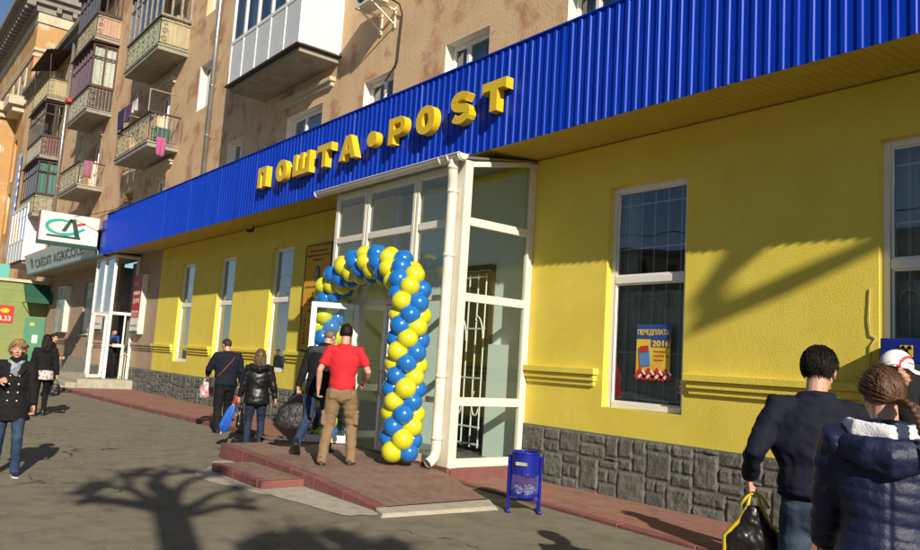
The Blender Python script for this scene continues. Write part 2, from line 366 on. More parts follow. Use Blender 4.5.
m.quad((-11.34,4.78,-.02),(-11.34,4.78,.215),(-11.34,5.6,.215),(-11.34,5.6,-.02))
m.build('paving',PAVR,rp)
k=MB();xk=[-11.34,-10.5,-9.7,-9,-8.4,-7.7,-7.0]
for a,b in zip(xk[:-1],xk[1:]):
    a2=a+.004;b2=b-.004;za=ramp_z(a)+.004;zb=ramp_z(b)+.004
    k.add([(a2,4.64,-.02),(b2,4.64,-.02),(b2,4.775,-.02),(a2,4.775,-.02),(a2,4.64,za),(b2,4.64,zb),(b2,4.775,zb),(a2,4.775,za)],
              [(0,3,2,1),(4,5,6,7),(0,1,5,4),(1,2,6,5),(2,3,7,6),(3,0,4,7)])
k.build('kerb',KERB,rp,bevel=.01)
k=MB();k.add([(-7.0,4.62,-.02),(-6.72,4.5,-.02),(-6.6,6.05,-.02),(-6.98,6.2,-.02),(-7.0,4.62,.05),(-6.76,4.56,.038),(-6.66,6.0,.038),(-6.98,6.2,.05)],
   [(0,3,2,1),(4,5,6,7),(0,1,5,4),(1,2,6,5),(2,3,7,6),(3,0,4,7)]);k.build('end_slab',CONL,rp,bevel=.012)
st=thing('step','low red brick step against the front kerb of the entrance ramp','step',(-9.4,4.35,0))
m=MB();m.box(-10.15,-8.72,4.17,4.635,-.02,.10);m.build('tread',PAVR,st,bevel=.006)
m=MB()
for i in range(4):
    a=-10.15+i*.3575;m.box(a+.003,a+.3545,4.06,4.166,-.02,.104)
m.box(-8.716,-8.62,4.07,4.63,-.02,.098)
m.build('kerb',KERB,st,bevel=.01)
# ------------------------------------------------------------------ apartment building
bd=thing('apartment_building','long four storey block with a yellow ground floor and peeling pink plaster above','building',(-20,YW,0))
def wall_holes(x0,x1,z0,z1,y,holes,depth,mb):
    xs=sorted({x0,x1}|{v for h in holes for v in h[:2] if x0<v<x1});zs=sorted({z0,z1}|{v for h in holes for v in h[2:] if z0<v<z1})
    for a,b in zip(xs[:-1],xs[1:]):
        for c,d in zip(zs[:-1],zs[1:]):
            mx,mz=(a+b)/2,(c+d)/2
            if any(h[0]<mx<h[1] and h[2]<mz<h[3] for h in holes): continue
            mb.quad((a,y,c),(b,y,c),(b,y,d),(a,y,d))
    for a,b,c,d in holes:
        if a<x0 or b>x1: continue
        e=y+depth
        mb.quad((a,y,c),(a,y,d),(a,e,d),(a,e,c));mb.quad((b,y,d),(b,y,c),(b,e,c),(b,e,d))
        mb.quad((a,y,d),(b,y,d),(b,e,d),(a,e,d));mb.quad((b,y,c),(a,y,c),(a,e,c),(b,e,c))
GW=[(-24.04,-22.86),(-20.93,-19.8),(-17.57,-16.42),(-6.92,-5.66),(-3.38,-2.12),(.1,1.36)]
gh=[(a,b,1.16,4.15) for a,b in GW]
ph=[(-12.0,-8.6,.15,4.69)]
m=MB();wall_holes(-26,8,.0,5.6,YW,gh+ph,.14,m)
m.build('yellow_wall',YEL,bd)
# panels filling the porch back wall
BH=[(-36.1,-34.7,1.9,4.1)]
m=MB();wall_holes(-45,-26,.0,5.6,YW,BH+[(-30.9,-28.45,.36,4.6)],.14,m);m.build('beige_wall',BEI,bd)
# string course between the windows
def ledge(a,b,mt=None):
    led=MB();led.box(a,b,YW-.10,YW+.01,1.575,1.66);led.box(a+.03,b-.03,YW-.065,YW+.01,1.49,1.573);led.box(a+.05,b-.05,YW-.035,YW+.01,1.42,1.488);led.build('string_course',mt or YEL,bd,bevel=.008)
for a,b in [(-25.9,-24.12),(-22.78,-21.01),(-19.72,-17.65),(-16.34,-12.1),(-8.4,-7.0),(-5.6,-3.46),(-2.04,.02),(1.44,8)]: ledge(a,b)
for a,b in [(-28.3,-25.98),(-34.5,-31.2),(-43,-36.3)]: ledge(a,b,BEI)
# split-stone plinth: every block its own bumpy face
pl=MB()
def stone(x0,x1,z0,z1,sd):
    nx=max(3,int((x1-x0)/.03));nz=max(3,int((z1-z0)/.035));e=.0035
    amp=.013*random.uniform(.4,1.4);tone=random.choice((0,0,0,1,1,2));tilt=random.uniform(-.014,.014);tz=random.uniform(-.012,.012);ph=random.uniform(0,50)
    b=[]
    for j in range(nz+1):
        for i in range(nx+1):
            u=i/nx;v=j/nz
            edge=min(u,1-u)*(x1-x0);edz=min(v,1-v)*(z1-z0);d=min(edge,edz)
            y=YW-.034-.018*min(1,d/.012)**.5
            if d>0.001:
                y-=amp*(noise.noise(((x0+u*(x1-x0))*11+ph,ph,(z0+v*(z1-z0))*11))+.6*noise.noise(((x0+u*(x1-x0))*27+ph,ph,(z0+v*(z1-z0))*27)))*min(1,d/.02)+tilt*(u-.5)+tz*(v-.5)
            b.append((x0+e+u*(x1-x0-2*e),y,z0+e+v*(z1-z0-2*e)))
    n=nx+1
    pl.add(b,[(j*n+i,j*n+i+1,(j+1)*n+i+1,(j+1)*n+i) for j in range(nz) for i in range(nx)],tone)
# pattern of one cast panel (width 1.05, height .8) laid along the wall, as the wall shows
PAT=[(0,.26,.42,.8),(.26,.44,.62,.8),(.44,.66,.5,.8),(.26,.35,.46,.62),(.35,.44,.46,.62),(0,.14,.27,.42),(.14,.26,.2,.42),(0,.14,.0,.27),(.14,.26,.0,.2),(.26,.48,.12,.46),(.26,.48,0,.12),
 (.48,.66,.34,.5),(.48,.57,.16,.34),(.57,.66,.16,.34),(.48,.66,.0,.16),(.66,.92,.66,.8),(.92,1.05,.52,.8),(.66,.92,.48,.66),(.66,.86,.06,.48),(.86,1.05,.36,.48),(.92,1.05,.48,.52),(.86,.96,.18,.36),(.96,1.05,.18,.36),(.86,1.05,0,.18),(.66,.86,0,.06)]
random.seed(3)
def plinth(xa,xb,step=1.05,z0=0):
    x=xa;flip=0
    while x<xb-.05:
        for (a,b,c,d) in PAT:
            if flip==1: c,d=.8-d,.8-c
            if flip==2: a,b=1.05-b,1.05-a
            if x+a*1.7<xb-.06 and d-c>.05: stone(x+a*1.7,min(x+b*1.7,xb),c+z0,d+z0,0)
            elif x+a*1.7<xb-.06: stone(x+a*1.7,min(x+b*1.7,xb),c+z0,d+z0,0)
        x+=step*1.7;flip=(flip+1)%3
plinth(-28.3,-12.1);pl.build('plinth_stones',[STONE,STONE2,STONE3],bd,smooth=False)
pl=MB();plinth(-8.36,4)
pl.build('plinth_stones',[STONE,STONE2,STONE3],bd,smooth=False)
for a,b in [(-28.3,-12.06),(-8.38,8)]:
    m=MB();m.box(a,b,YW-.035,YW+.01,-.05,.806);m.build('plinth_backing',MORT,bd)
m=MB();m.box(-43.3,-31.0,YW-.05,YW+.01,-.05,.95);m.build('rendered_plinth',CONC,bd,bevel=.01)
# windows
GRL=M('white_grille',(.70,.70,.66),.5)
CURT=M('net_curtain',(.58,.60,.54),.9,col2=(.48,.52,.46),vs=6,stretch=(6,1,.3))
PBRT=M('pane_brightener_grey_green',(.50,.57,.50),.9,col2=(.38,.44,.39),vs=5,stretch=(6,1,.3))  # pale sheet added only to lift the dark lower panes
def window(parent,x0,x1,z0,z1,y,hb=(),vb=(),fwid=.06,mat=WHT,gl=GLA,sill=True,name='window',hbw=.10):
    m=MB();d=.07
    m.box(x0,x0+fwid,y,y+d,z0,z1);m.box(x1-fwid,x1,y,y+d,z0,z1)
    m.box(x0+fwid,x1-fwid,y,y+d,z1-fwid,z1);m.box(x0+fwid,x1-fwid,y,y+d,z0,z0+fwid)
    for h in hb: m.box(x0+fwid,x1-fwid,y-.004,y+d,h-hbw/2,h+hbw/2)
    zz=[z0+fwid]+sorted(hb)+[z1-fwid]
    for v in vb: m.box(v-fwid*.55,v+fwid*.55,y-.002,y+d,z0+fwid,z1-fwid)
    # inner sash beads
    xs=[x0+fwid]+sorted(vb)+[x1-fwid]
    for a,b in zip(zz[:-1],zz[1:]):
        for p,q in zip(xs[:-1],xs[1:]):
            a2=a+(hbw/2 if a in hb else 0);b2=b-(hbw/2 if b in hb else 0);p2=p+(fwid*.55 if p in vb else 0);q2=q-(fwid*.55 if q in vb else 0)
            t=.022
            m.box(p2,p2+t,y+.012,y+d,a2,b2);m.box(q2-t,q2,y+.012,y+d,a2,b2);m.box(p2+t,q2-t,y+.012,y+d,a2,a2+t);m.box(p2+t,q2-t,y+.012,y+d,b2-t,b2)
    f=m.build(name,mat,parent,bevel=.006)
    g=MB();g.quad((x0+.03,y+.035,z0+.03),(x1-.03,y+.035,z0+.03),(x1-.03,y+.035,z1-.03),(x0+.03,y+.035,z1-.03));g.build('pane',gl,f)
    if sill:
        s=MB();s.add([(x0-.02,y-.16,z0-.03),(x1+.02,y-.16,z0-.03),(x1+.02,y,z0-.004),(x0-.02,y,z0-.004),(x0-.02,y-.16,z0-.045),(x1+.02,y-.16,z0-.045),(x1+.02,y,z0-.03),(x0-.02,y,z0-.03)],
           [(0,1,2,3),(7,6,5,4),(0,4,5,1),(1,5,6,2),(3,2,6,7),(0,3,7,4)]);s.build('sill',mat,f)
    return f
for i,(a,b) in enumerate(GW):
    f=window(bd,a,b,1.16,4.15,YW+.10,hb=(2.87,),fwid=.075,sill=False)
    gr=MB();n=6
    for k in range(1,n):
        x=a+(b-a)*k/n;gr.tube([(x,YW+.20,1.2),(x,YW+.20,4.1)],.009,6)
    for z in (1.3,1.9,3.3,3.9): gr.bar((a+.02,YW+.20,z),(b-.02,YW+.20,z),.012,.02)
    for k in range(n//2):
        x=a+(b-a)*(2*k+1)/n;w_=(b-a)/n*.42
        for z in (2.25,):
            gr.tube([(x+w_*math.cos(t),YW+.20,z+.28+w_*math.sin(t)) for t in [math.pi*q/10 for q in range(11)]],.008,6)
    gr.build('grille',GRL,f)
    c=MB();xx=a-.05;pts=[]
    wd=.34 if i in(3,4,5) else 1.25;cy=.30 if i in (3,4,5) else .175
    for q in range(25): pts.append((a-.05+wd*q/24,YW+cy+(.035 if cy>.29 else .015)*math.sin(q*1.35)))
    for (xa,ya),(xb,yb) in zip(pts[:-1],pts[1:]): c.quad((xa,ya,1.0),(xb,yb,1.0),(xb,yb,4.3),(xa,ya,4.3))
    c.build('curtain',CURT,f,smooth=True)
    if i in (3,4,5):  # added sheet standing in for the grey-green light in the lower panes
        c=MB();pts=[(a-.1+1.5*q/50,YW+.25+.02*math.sin(q*1.1)) for q in range(51)]
        for (xa,ya),(xb,yb) in zip(pts[:-1],pts[1:]): c.quad((xa,ya,1.0),(xb,yb,1.0),(xb,yb,2.72),(xa,ya,2.72))
        c.build('pane_brightener',PBRT,f,smooth=True)
# room behind the ground floor
m=MB()
def room(x0,x1,y0,y1,z0,z1):
    m.quad((x0,y1,z0),(x1,y1,z0),(x1,y1,z1),(x0,y1,z1));m.quad((x0,y0,z1),(x1,y0,z1),(x1,y1,z1),(x0,y1,z1))
    m.quad((x0,y0,z0),(x0,y1,z0),(x0,y1,z1),(x0,y0,z1));m.quad((x1,y0,z0),(x1,y1,z0),(x1,y1,z1),(x1,y0,z1))
room(-26,-14.2,YW+.2,13,.3,4.7);room(-14,-8,YW+.2,13,.3,4.7);room(-7.8,8,YW+.2,13,.3,4.7)
room(-44.8,-33.2,YW+.2,13,.3,4.7)
m.build('interior_wall',INT,bd)
m=MB();m.quad((-45,YW+.2,.3),(8,YW+.2,.3),(8,13.,.3),(-45,13.,.3));m.build('interior_floor',INF,bd)
m=MB()
for q in range(9):
    x=random.uniform(-7,6);m.box(x,x+.9,10.5,11.1,.3,1.3)
for x0 in (-25,-21,-17,-6.5,-3): m.box(x0,x0+2.2,11.9,12.3,.3,2.2)
m.build('furniture',M('brown_counter',(.16,.10,.06),.6),bd)
# upper floors
UW=[(-10.97,-9.73,5.9,7.42),(-13.8,-12.66,5.9,7.43),(-17.42,-15.6,5.9,7.42),(-21.2,-20.1,5.9,7.5),(-27.9,-26.6,5.9,7.42),(-24.2,-22.95,9.1,10.62),(-7.9,-6.7,5.9,7.4),(-4.6,-3.3,5.9,7.4),
    (-31.5,-30.3,5.9,7.4),(-40.6,-39.6,9.1,10.6),(-31.6,-30.4,9.1,10.6),(-31.6,-30.4,12.3,13.8),(-24.2,-22.95,12.3,13.8),(-10.97,-9.73,9.1,10.6),(-7.9,-6.7,9.1,10.6),(-13.8,-12.66,9.1,10.6),(-4.6,-3.3,9.1,10.6),(-40.6,-39.6,5.9,7.4),(-53,-51.8,9.1,10.6),(-53,-51.8,12.3,13.8),
    (-28.3,-27.0,8.3,10.55),(-37.9,-36.4,8.3,10.55),(-27.3,-26.2,11.6,13.8),(-37.6,-36.2,11.6,13.8),(-47.8,-46.2,14.6,16.8),(-24.2,-22.95,15.4,16.8),(-10.97,-9.73,12.3,13.8),(-7.9,-6.7,12.3,13.8)]
m=MB();wall_holes(-58,8,5.6,17.7,YW,UW,.2,m)
m.quad((-58,YW,0),(-45,YW,0),(-45,YW,5.6),(-58,YW,5.6));m.quad((8,YW,0),(8,20,0),(8,20,17.7),(8,YW,17.7))
m.quad((-58,20,0),(-58,20,17.7),(8,20,17.7),(8,20,0));m.build('upper_wall',PINK,bd)
m=MB();m.box(-58,8.3,YW-.45,20.2,17.7,18.0);m.box(-58,8.2,YW-.25,YW+.1,17.45,17.698);m.build('roof',GRY,bd)
m=MB();m.quad((-58,YW+1.0,5.6),(8,YW+1.0,5.6),(8,YW+1.0,17.6),(-58,YW+1.0,17.6));m.build('interior_wall',DRK,bd)  # near-black sheet paints the darkness of the unlit upper rooms
WOODW=M('old_window_paint',(.45,.36,.26),.7,col2=(.3,.22,.15),vs=6)
for i,(a,b,c,d) in enumerate(UW):
    door=d-c>2
    mt=WHT if i not in (8,10,18) else WOODW
    f=window(bd,a+.01,b-.01,c+.01,d-.01,YW+.17,vb=((a+(b-a)*(.38 if b-a>1.2 else .5)),),fwid=.07,mat=mt,sill=not door,name='window' if not door else 'balcony_door',hb=((c+.9,) if door else ()))
    if i%3!=1:
        q=MB();wd=(b-a)*random.uniform(.35,.95)
        pts=[(a+.05+wd*t/16,YW+.4+.03*math.sin(t*1.5)) for t in range(17)]
        for (xa,ya),(xb,yb) in zip(pts[:-1],pts[1:]): q.quad((xa,ya,c),(xb,yb,c),(xb,yb,d),(xa,ya,d))
        q.build('curtain',CURT,f,smooth=True)
# white plaster reveals round the renewed windows
for i in (0,1,2,3,5,6,9):
    m=MB();a,b,c,d=UW[i];t=.012
    m.box(a+.001,a+t,YW-.004,YW+.168,c,d);m.box(a+t,b-.002,YW-.003,YW+.168,d-t,d-.001);m.build('reveal_lining',IVO,bd)
# hood mouldings over the windows under the balconies
for a,b in [(-17.9,-15.1),(-28.6,-26.0)]:
    m=MB();m.box(a,b,YW-.14,YW+.01,7.78,7.88);m.box(a+.05,b-.05,YW-.08,YW+.01,7.68,7.778);m.build('window_hood',CRM,bd,bevel=.01)
for a,b,z in [(-28.8,-26.6,10.7),(-38.2,-36.1,10.7)]:
    m=MB();m.box(a,b,YW-.14,YW+.01,z+.1,z+.2);m.box(a+.05,b-.05,YW-.08,YW+.01,z,z+.098);m.build('window_hood',CRM,bd,bevel=.01)
# ------------------------------------------------------------------ blue canopy over the ground floor
YF=7.0
m=MB();x=-29.3;prof=[]
while x<8:
    q_=.0045*(int((x+29.31)/1.0675)%2)+.0012*math.sin(x*5.3);prof+=[(x,q_),(x+.088,q_),(x+.099,.015+q_),(x+.141,.015+q_)];x+=.1525
prof.append((x,0))
def zb(x): return 4.71
def zt(x): return 6.15
for (xa,ya),(xb,yb) in zip(prof[:-1],prof[1:]):
    m.quad((xa,YF-ya,4.71),(xb,YF-yb,4.71),(xb,YF-yb,6.15),(xa,YF-ya,6.15))
fa=m.build('canopy_fascia',BLU,bd)
m=MB();m.quad((-29.3,YF+.6,4.71),(-29.3,YF,4.71),(-29.3,YF,6.15),(-29.3,YF+.6,6.15));m.box(-29.9,-29.31,YF-.005,YF+.05,4.71,5.98);m.build('end_panel',BLU,bd)
m=MB();m.box(-29.3,8,YF-.03,YF+.05,6.152,6.175);m.build('coping',BLU,bd)
# screws in the valleys
m=MB();i=0;x=-12
while x<3:
    for z in (4.82+.02*(i%2),6.02): 
        m.ell((x+.03,YF-.003,z),(.009,.006,.009),6,4)
    x+=.1525*(2 if i%2 else 1);i+=1
m.build('screw',M('screw_heads',(.25,.27,.35),.4,metal=.6),bd)
m=MB();m.quad((-29.3,YF+.05,6.14),(8,YF+.05,6.14),(8,YW,6.0),(-29.3,YW,6.0));m.build('canopy_roof',ZINC,bd)
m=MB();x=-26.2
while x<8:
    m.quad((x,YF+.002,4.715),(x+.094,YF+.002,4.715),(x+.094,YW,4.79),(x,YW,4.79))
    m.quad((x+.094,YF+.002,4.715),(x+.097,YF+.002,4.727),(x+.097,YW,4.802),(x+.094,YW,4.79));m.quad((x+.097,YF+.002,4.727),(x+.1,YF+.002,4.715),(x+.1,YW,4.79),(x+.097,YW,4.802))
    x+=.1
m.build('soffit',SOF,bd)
m=MB();m.quad((-29.3,YF+.002,4.715),(-26.2,YF+.002,4.715),(-26.2,YW,4.79),(-29.3,YW,4.79));m.build('soffit',SOB,bd)
m=MB()
m.box(-26.1,8,YW-.014,YW+.002,4.772,4.789)
m.build('soffit_trim',M('dark_trim',(.20,.15,.03),.8),bd)
# ------------------------------------------------------------------ drainpipes on the upper wall
for X in (-22.62,-44.2):
    m=MB();m.tube([(X,YW-.14,6.1),(X,YW-.14,17.3)],.075,12)
    z=6.4
    while z<17: m.tube([(X,YW-.14,z),(X,YW-.14,z+.05)],.083,12);m.bar((X,YW-.08,z+.02),(X,YW+.02,z+.02),.03,.03);z+=1.55
    m.build('drainpipe',ZINC,bd,smooth=True)
# ------------------------------------------------------------------ balconies
def swirl(mb,c,ax,r,flip=1,n=14,th=.012):
    c=Vector(c);ax=Vector(ax)
    mb.tube([c+ax*(flip*r*(1-t*.06)*math.cos(t*.55))+Vector((0,0,r*(1-t*.06)*math.sin(t*.55))) for t in range(n)],th,5)
def balcony(X0,X1,zs,panel=None,bars=True,glz=None,zgt=2.95,gl_side=None,Y0=7.05,roof=None,pside=None,cols=6,colside=3,slabmat=CONC,infill=None,low=False,rail=RUST,barmat=None,name='balcony'):
    m=MB();m.box(X0,X1,Y0,YW+.02,zs,zs+.13);m.box(X0-.03,X1+.03,Y0-.03,YW+.02,zs+.132,zs+.19)
    b=m.build(name,slabmat,bd,bevel=.015)
    zf=zs+.19;zt=zf+.98
    if bars:
        m=MB();bm_=barmat or rail
        n=int((X1-X0)/.13)
        for k in range(n+1):
            x=X0+.02+(X1-X0-.04)*k/n;m.bar((x,Y0+.02,zf),(x,Y0+.02,zt),.014,.014,up=(0,1,0))
        n=int((YW-Y0)/.13)
        for k in range(n+1):
            for x in (X0+.02,X1-.02):
                y=Y0+.02+(YW-Y0-.03)*k/n;m.bar((x,y,zf),(x,y,zt),.014,.014,up=(0,1,0))
        for z in (zf+.08,zt-.12):
            m.bar((X0,Y0+.02,z),(X1,Y0+.02,z),.03,.012)
            for x in (X0+.02,X1-.02): m.bar((x,Y0,z),(x,YW,z),.03,.012)
        for k in range(3):
            zc=zf+.22+k*.28
            swirl(m,(X1-.005,Y0+.16,zc),(0,1,0),.11,1 if k%2 else -1)
        n=int((X1-X0)/.62)
        for k in range(n):
            xc=X0+.35+k*(X1-X0-.4)/n
            for q in range(2): swirl(m,(xc,Y0+.0,zf+.3+.36*q),(1,0,0),.15,1 if (k+q)%2 else -1)
        m.build('railing',bm_,b)
        m=MB();m.bar((X0-.02,Y0+.02,zt),(X1+.02,Y0+.02,zt),.07,.05)
        for x in (X0+.02,X1-.02): m.bar((x,Y0+.05,zt),(x,YW,zt),.07,.05)
        m.build('handrail',WOOD,b)
    if panel:
        m=MB();m.box(X0+.05,X1-.05,Y0+.045,Y0+.06,zf+.03,zt-.04);m.build('front_panel',panel,b)
        m=MB()
        n=5;
        for k in range(n):
            ya=Y0+.06+(YW-Y0-.06)*k/n;yb=Y0+.06+(YW-Y0-.06)*(k+1)/n
            m.box(X1-.06+.008*(k%2),X1-.048+.008*(k%2),ya,yb-.004,zf+.03,zt-.04)
        m.build('side_panel',pside or panel,b)
        m=MB();m.box(X0+.048,X0+.06,Y0+.06,YW,zf+.03,zt-.04);m.build('side_panel',pside or panel,b)
    if glz:
        zg=zs+zgt;fr=MB();w_=.065
        fr.box(X0,X1,Y0,Y0+w_,zt+.03,zt+.1);fr.box(X0,X1,Y0,Y0+w_,zg-.08,zg)
        fr.box(X0,X1,Y0+.002,Y0+w_,zg-.62,zg-.56)
        for k in range(cols+1):
            x=X0+(X1-X0-w_)*k/cols;fr.box(x,x+w_,Y0-.003,Y0+w_-.004,zt+.1,zg-.08)
        for X in (X0,X1-w_):
            fr.box(X+.002,X+w_-.002,Y0+w_,YW,zt+.03,zt+.1);fr.box(X+.002,X+w_-.002,Y0+w_,YW,zg-.08,zg);fr.box(X+.002,X+w_-.002,Y0+w_,YW,zg-.62,zg-.56)
            for k in range(1,colside+1):
                y=Y0+(YW-Y0-w_)*k/colside;fr.box(X-.001,X+w_+.001,y,y+w_,zt+.1,zg-.08)
        f=fr.build('glazing',glz,b,bevel=.004)
        g=MB();g.quad((X0,Y0+.03,zt),(X1,Y0+.03,zt),(X1,Y0+.03,zg),(X0,Y0+.03,zg));g.quad((X1-.03,Y0,zt),(X1-.03,YW,zt),(X1-.03,YW,zg),(X1-.03,Y0,zg));g.quad((X0+.03,Y0,zt),(X0+.03,YW,zt),(X0+.03,YW,zg),(X0+.03,Y0,zg));g.build('pane',GLA,f)
        if infill:
            c=MB();pts=[(X1-.14+.02*math.sin(t*1.9),Y0+.1+(YW-Y0-.15)*t/14) for t in range(15)]
            for (xa,ya),(xb,yb) in zip(pts[:-1],pts[1:]): c.quad((xa,ya,zt-.1),(xb,yb,zt-.1),(xb,yb,zg-.1),(xa,ya,zg-.1))
            pts=[(X0+.1+(X1-X0-.3)*t/60,Y0+.2+.03*math.sin(t*1.7)) for t in range(61)]
            for q,((xa,ya),(xb,yb)) in enumerate(zip(pts[:-1],pts[1:])):
                if (q//5)%3!=1: c.quad((xa,ya,zt-.1),(xb,yb,zt-.1),(xb,yb,zg-.1),(xa,ya,zg-.1))
            c.build('curtain',infill,f,smooth=True)
        m=MB();m.add([(X0-.12,Y0-.14,zg+.02),(X1+.12,Y0-.14,zg+.02),(X1+.12,YW,zg+.1),(X0-.12,YW,zg+.1),(X0-.12,Y0-.14,zg),(X1+.12,Y0-.14,zg),(X1+.12,YW,zg+.075),(X0-.12,YW,zg+.075)],[(0,1,2,3),(7,6,5,4),(0,4,5,1),(1,5,6,2),(2,6,7,3),(3,7,4,0)]);m.build('awning',WOOD,b)
    return b
LACE=M('lace_curtain',(.62,.62,.55),.9,col2=(.35,.37,.32),vs=26,vc=(.45,.6))
BARW=M('pale_bars',(.40,.38,.32),.7,col2=(.25,.2,.15),vs=8)
GFR=M('grey_frame',(.30,.27,.22),.7,col2=(.2,.17,.13),vs=6)
# white glazed balcony
def white_balcony(X0,X1,zs,Y0=7.0):
    m=MB();m.box(X0+.04,X1-.04,Y0+.06,YW+.02,zs-.02,zs+.1);b=m.build('white_balcony',CONC,bd,bevel=.01)
    m=MB();m.box(X0-.06,X1+.06,Y0-.06,YW,zs+.102,zs+.135);m.build('drip_edge',WOOD,b)
    z0=zs+.14;z1=z0+1.12
    m=MB();n=5
    for k in range(n):
        a=X0+(X1-X0)*k/n;c=X0+(X1-X0)*(k+1)/n;m.box(a+.012,c-.012,Y0+.012,Y0+.05,z0+.03,z1-.02)
    m.box(X1-.05,X1-.012,Y0+.1,YW-.05,z0+.03,z1+1.75);m.box(X0+.012,X0+.05,Y0+.1,YW-.05,z0+.03,z1+1.75)
    m.build('panel',PVC,b,bevel=.004)
    m=MB()
    for k in range(n+1):
        a=X0+(X1-X0)*k/n;m.box(max(X0,a-.03),min(X1,a+.03),Y0-.002,Y0+.055,z0,z1-.03)
    m.box(X0,X1,Y0-.004,Y0+.06,z0,z0+.03);m.box(X0,X1,Y0-.004,Y0+.06,z1-.03,z1+.06)
    for k in range(n+1):
        a=X0+(X1-X0)*k/n;m.box(max(X0,a-.045),min(X1,a+.045),Y0-.002,Y0+.06,z1+.06,z1+1.8)
    for X in(X0,X1-.06): m.box(X,X+.062,Y0+.001,Y0+.1,z0,z1+1.8);m.box(X,X+.062,YW-.08,YW,z0,z1+1.8)
    m.box(X1-.05,X1+.006,Y0+.1,YW-.08,z1+.35,z1+.38)
    m.box(X0,X1,Y0-.002,YW,z1+1.8,z1+1.95);m.build('glazing',WHT,b,bevel=.004)
    g=MB();g.quad((X0,Y0+.03,z1),(X1,Y0+.03,z1),(X1,Y0+.03,z1+1.8),(X0,Y0+.03,z1+1.8));g.build('pane',GLA,b)
    c=MB();pts=[(X0+.1+(X1-X0-.2)*t/70,Y0+.18+.03*math.sin(t*1.7)) for t in range(71)]
    for q,((xa,ya),(xb,yb)) in enumerate(zip(pts[:-1],pts[1:])):
        if (q//6)%3!=1: c.quad((xa,ya,z0),(xb,yb,z0),(xb,yb,z1+1.8),(xa,ya,z1+1.8))
    c.build('curtain',M('white_curtain',(.68,.68,.66),.9),b,smooth=True)
white_balcony(-18.9,-14.95,8.18)
# column A: laundry balcony, green panelled glazed balcony above
bA1=balcony(-29.5,-25.62,8.02,rail=RUST,panel=None)
balcony(-29.5,-25.62,11.32,panel=PANG,pside=PANB,glz=GFR,zgt=3.05,cols=6,infill=None,barmat=PANG)
balcony(-29.5,-25.62,14.6,panel=PANB,glz=GFR)
# column B
bB1=balcony(-38.8,-35.1,7.98,panel=None)
m=MB();m.box(-38.7,-35.2,7.12,7.13,8.25,9.1);m.build('front_panel',PANG,bB1)
balcony(-38.8,-35.1,11.3,panel=PANG,pside=WOOD,glz=MAR,zgt=3.1,cols=7,colside=2,infill=LACE,barmat=BARW)
balcony(-38.8,-35.1,14.55,panel=PANB,pside=PANP,glz=WOOD,zgt=2.9,cols=6)
# column C
balcony(-49.0,-44.8,14.2,panel=PANG,pside=PANB,barmat=PANB)
balcony(-49.0,-44.8,11.0,panel=GRY,pside=MAR,glz=WOOD,zgt=3.0,cols=7,colside=2,barmat=BARW)
balcony(-49.0,-44.8,7.9,panel=RUST,pside=RUST,glz=WOOD,zgt=3.0,cols=6,colside=2,infill=M('teal_curtain',(.10,.20,.20),.8))
white_balcony(-50.6,-46.0,5.5)
m=MB()
for i in range(14):
    a=-49.2+i*.33;m.add([(a,6.75,16.75),(a+.165,6.75,16.8),(a+.33,6.75,16.75),(a+.33,YW,17.15),(a+.165,YW,17.2),(a,YW,17.15)],[(0,1,4,5),(1,2,3,4)])
for x in (-49,-44.9): m.tube([(x,7.1,15.2),(x,7.0,16.95)],.03,6)
m.build('canopy',WOOD,bd)
# laundry pole frame of the laundry balcony
m=MB();m.tube([(-29.4,7.0,9.95),(-25.7,7.0,9.95)],.02,6)
m.tube([(-29.4,7.0,9.95),(-29.4,7.9,9.95)],.02,6);m.tube([(-29.4,7.0,9.2),(-29.4,7.0,9.95)],.02,6);m.tube([(-25.7,7.0,9.2),(-25.7,7.0,9.95)],.02,6);m.tube([(-25.7,7.0,9.95),(-25.7,7.95,9.95)],.02,6)
m.build('clothes_line',RUST,bA1)
# ------------------------------------------------------------------ glass entrance porch
PX0,PX1,PYF,PZ=-12.05,-8.40,6.66,.165
po=thing('glass_porch','white framed glass entrance porch with a gutter, its right leaf closed and left leaf open','porch',(-10.2,7.3,0))
m=MB();m.quad((PX0,PYF,.2),(PX1,PYF,.2),(PX1,YW+.16,.2),(PX0,YW+.16,.2));m.build('porch_floor',M('porch_tiles',(.17,.155,.12),.35,col2=(.13,.12,.095),vs=3),po)
m=MB();m.box(PX0,PX1+.02,PYF-.02,PYF+.03,.0,.2);m.box(PX1-.05,PX1+.04,PYF+.03,YW-.04,-.02,.19);m.build('base',KERB,po,bevel=.008)
fr=MB()
# corner post, wall posts, mullions
fr.box(-8.63,-8.38,PYF-.01,PYF+.13,PZ,4.5);fr.box(-8.46,-8.38,YW-.12,YW-.002,.19,4.72);fr.box(PX0,PX0+.1,PYF,PYF+.09,PZ,4.5)
fr.box(PX0,PX0+.07,YW-.1,YW-.002,.19,4.72)
for x in (-11.0,-9.57):
    fr.box(x-.075,x-.006,PYF-.012,PYF+.09,PZ,4.46);fr.box(x+.006,x+.075,PYF-.008,PYF+.09,PZ,4.46)
bays=[(PX0+.1,-11.075),(-10.925,-9.645),(-9.495,-8.63)]
for i,(a,b) in enumerate(bays):
    fr.box(a,b,PYF,PYF+.08,3.58,3.69);fr.box(a,b,PYF,PYF+.08,4.36,4.47)
    if i!=1: fr.box(a,b,PYF,PYF+.08,2.5,2.58);fr.box(a,b,PYF,PYF+.08,1.04,1.12);fr.box(a,b,PYF,PYF+.08,.19,.30)
    else: fr.box(a,b,PYF,PYF+.08,2.47,2.56)
ya,yb=PYF+.13,YW-.12
for z0,z1 in ((.19,.31),(1.03,1.15),(2.49,2.61),(3.57,3.69)): fr.box(-8.455,-8.385,ya,yb,z0,z1);fr.box(PX0+.005,PX0+.065,PYF+.09,YW-.1,z0,z1)
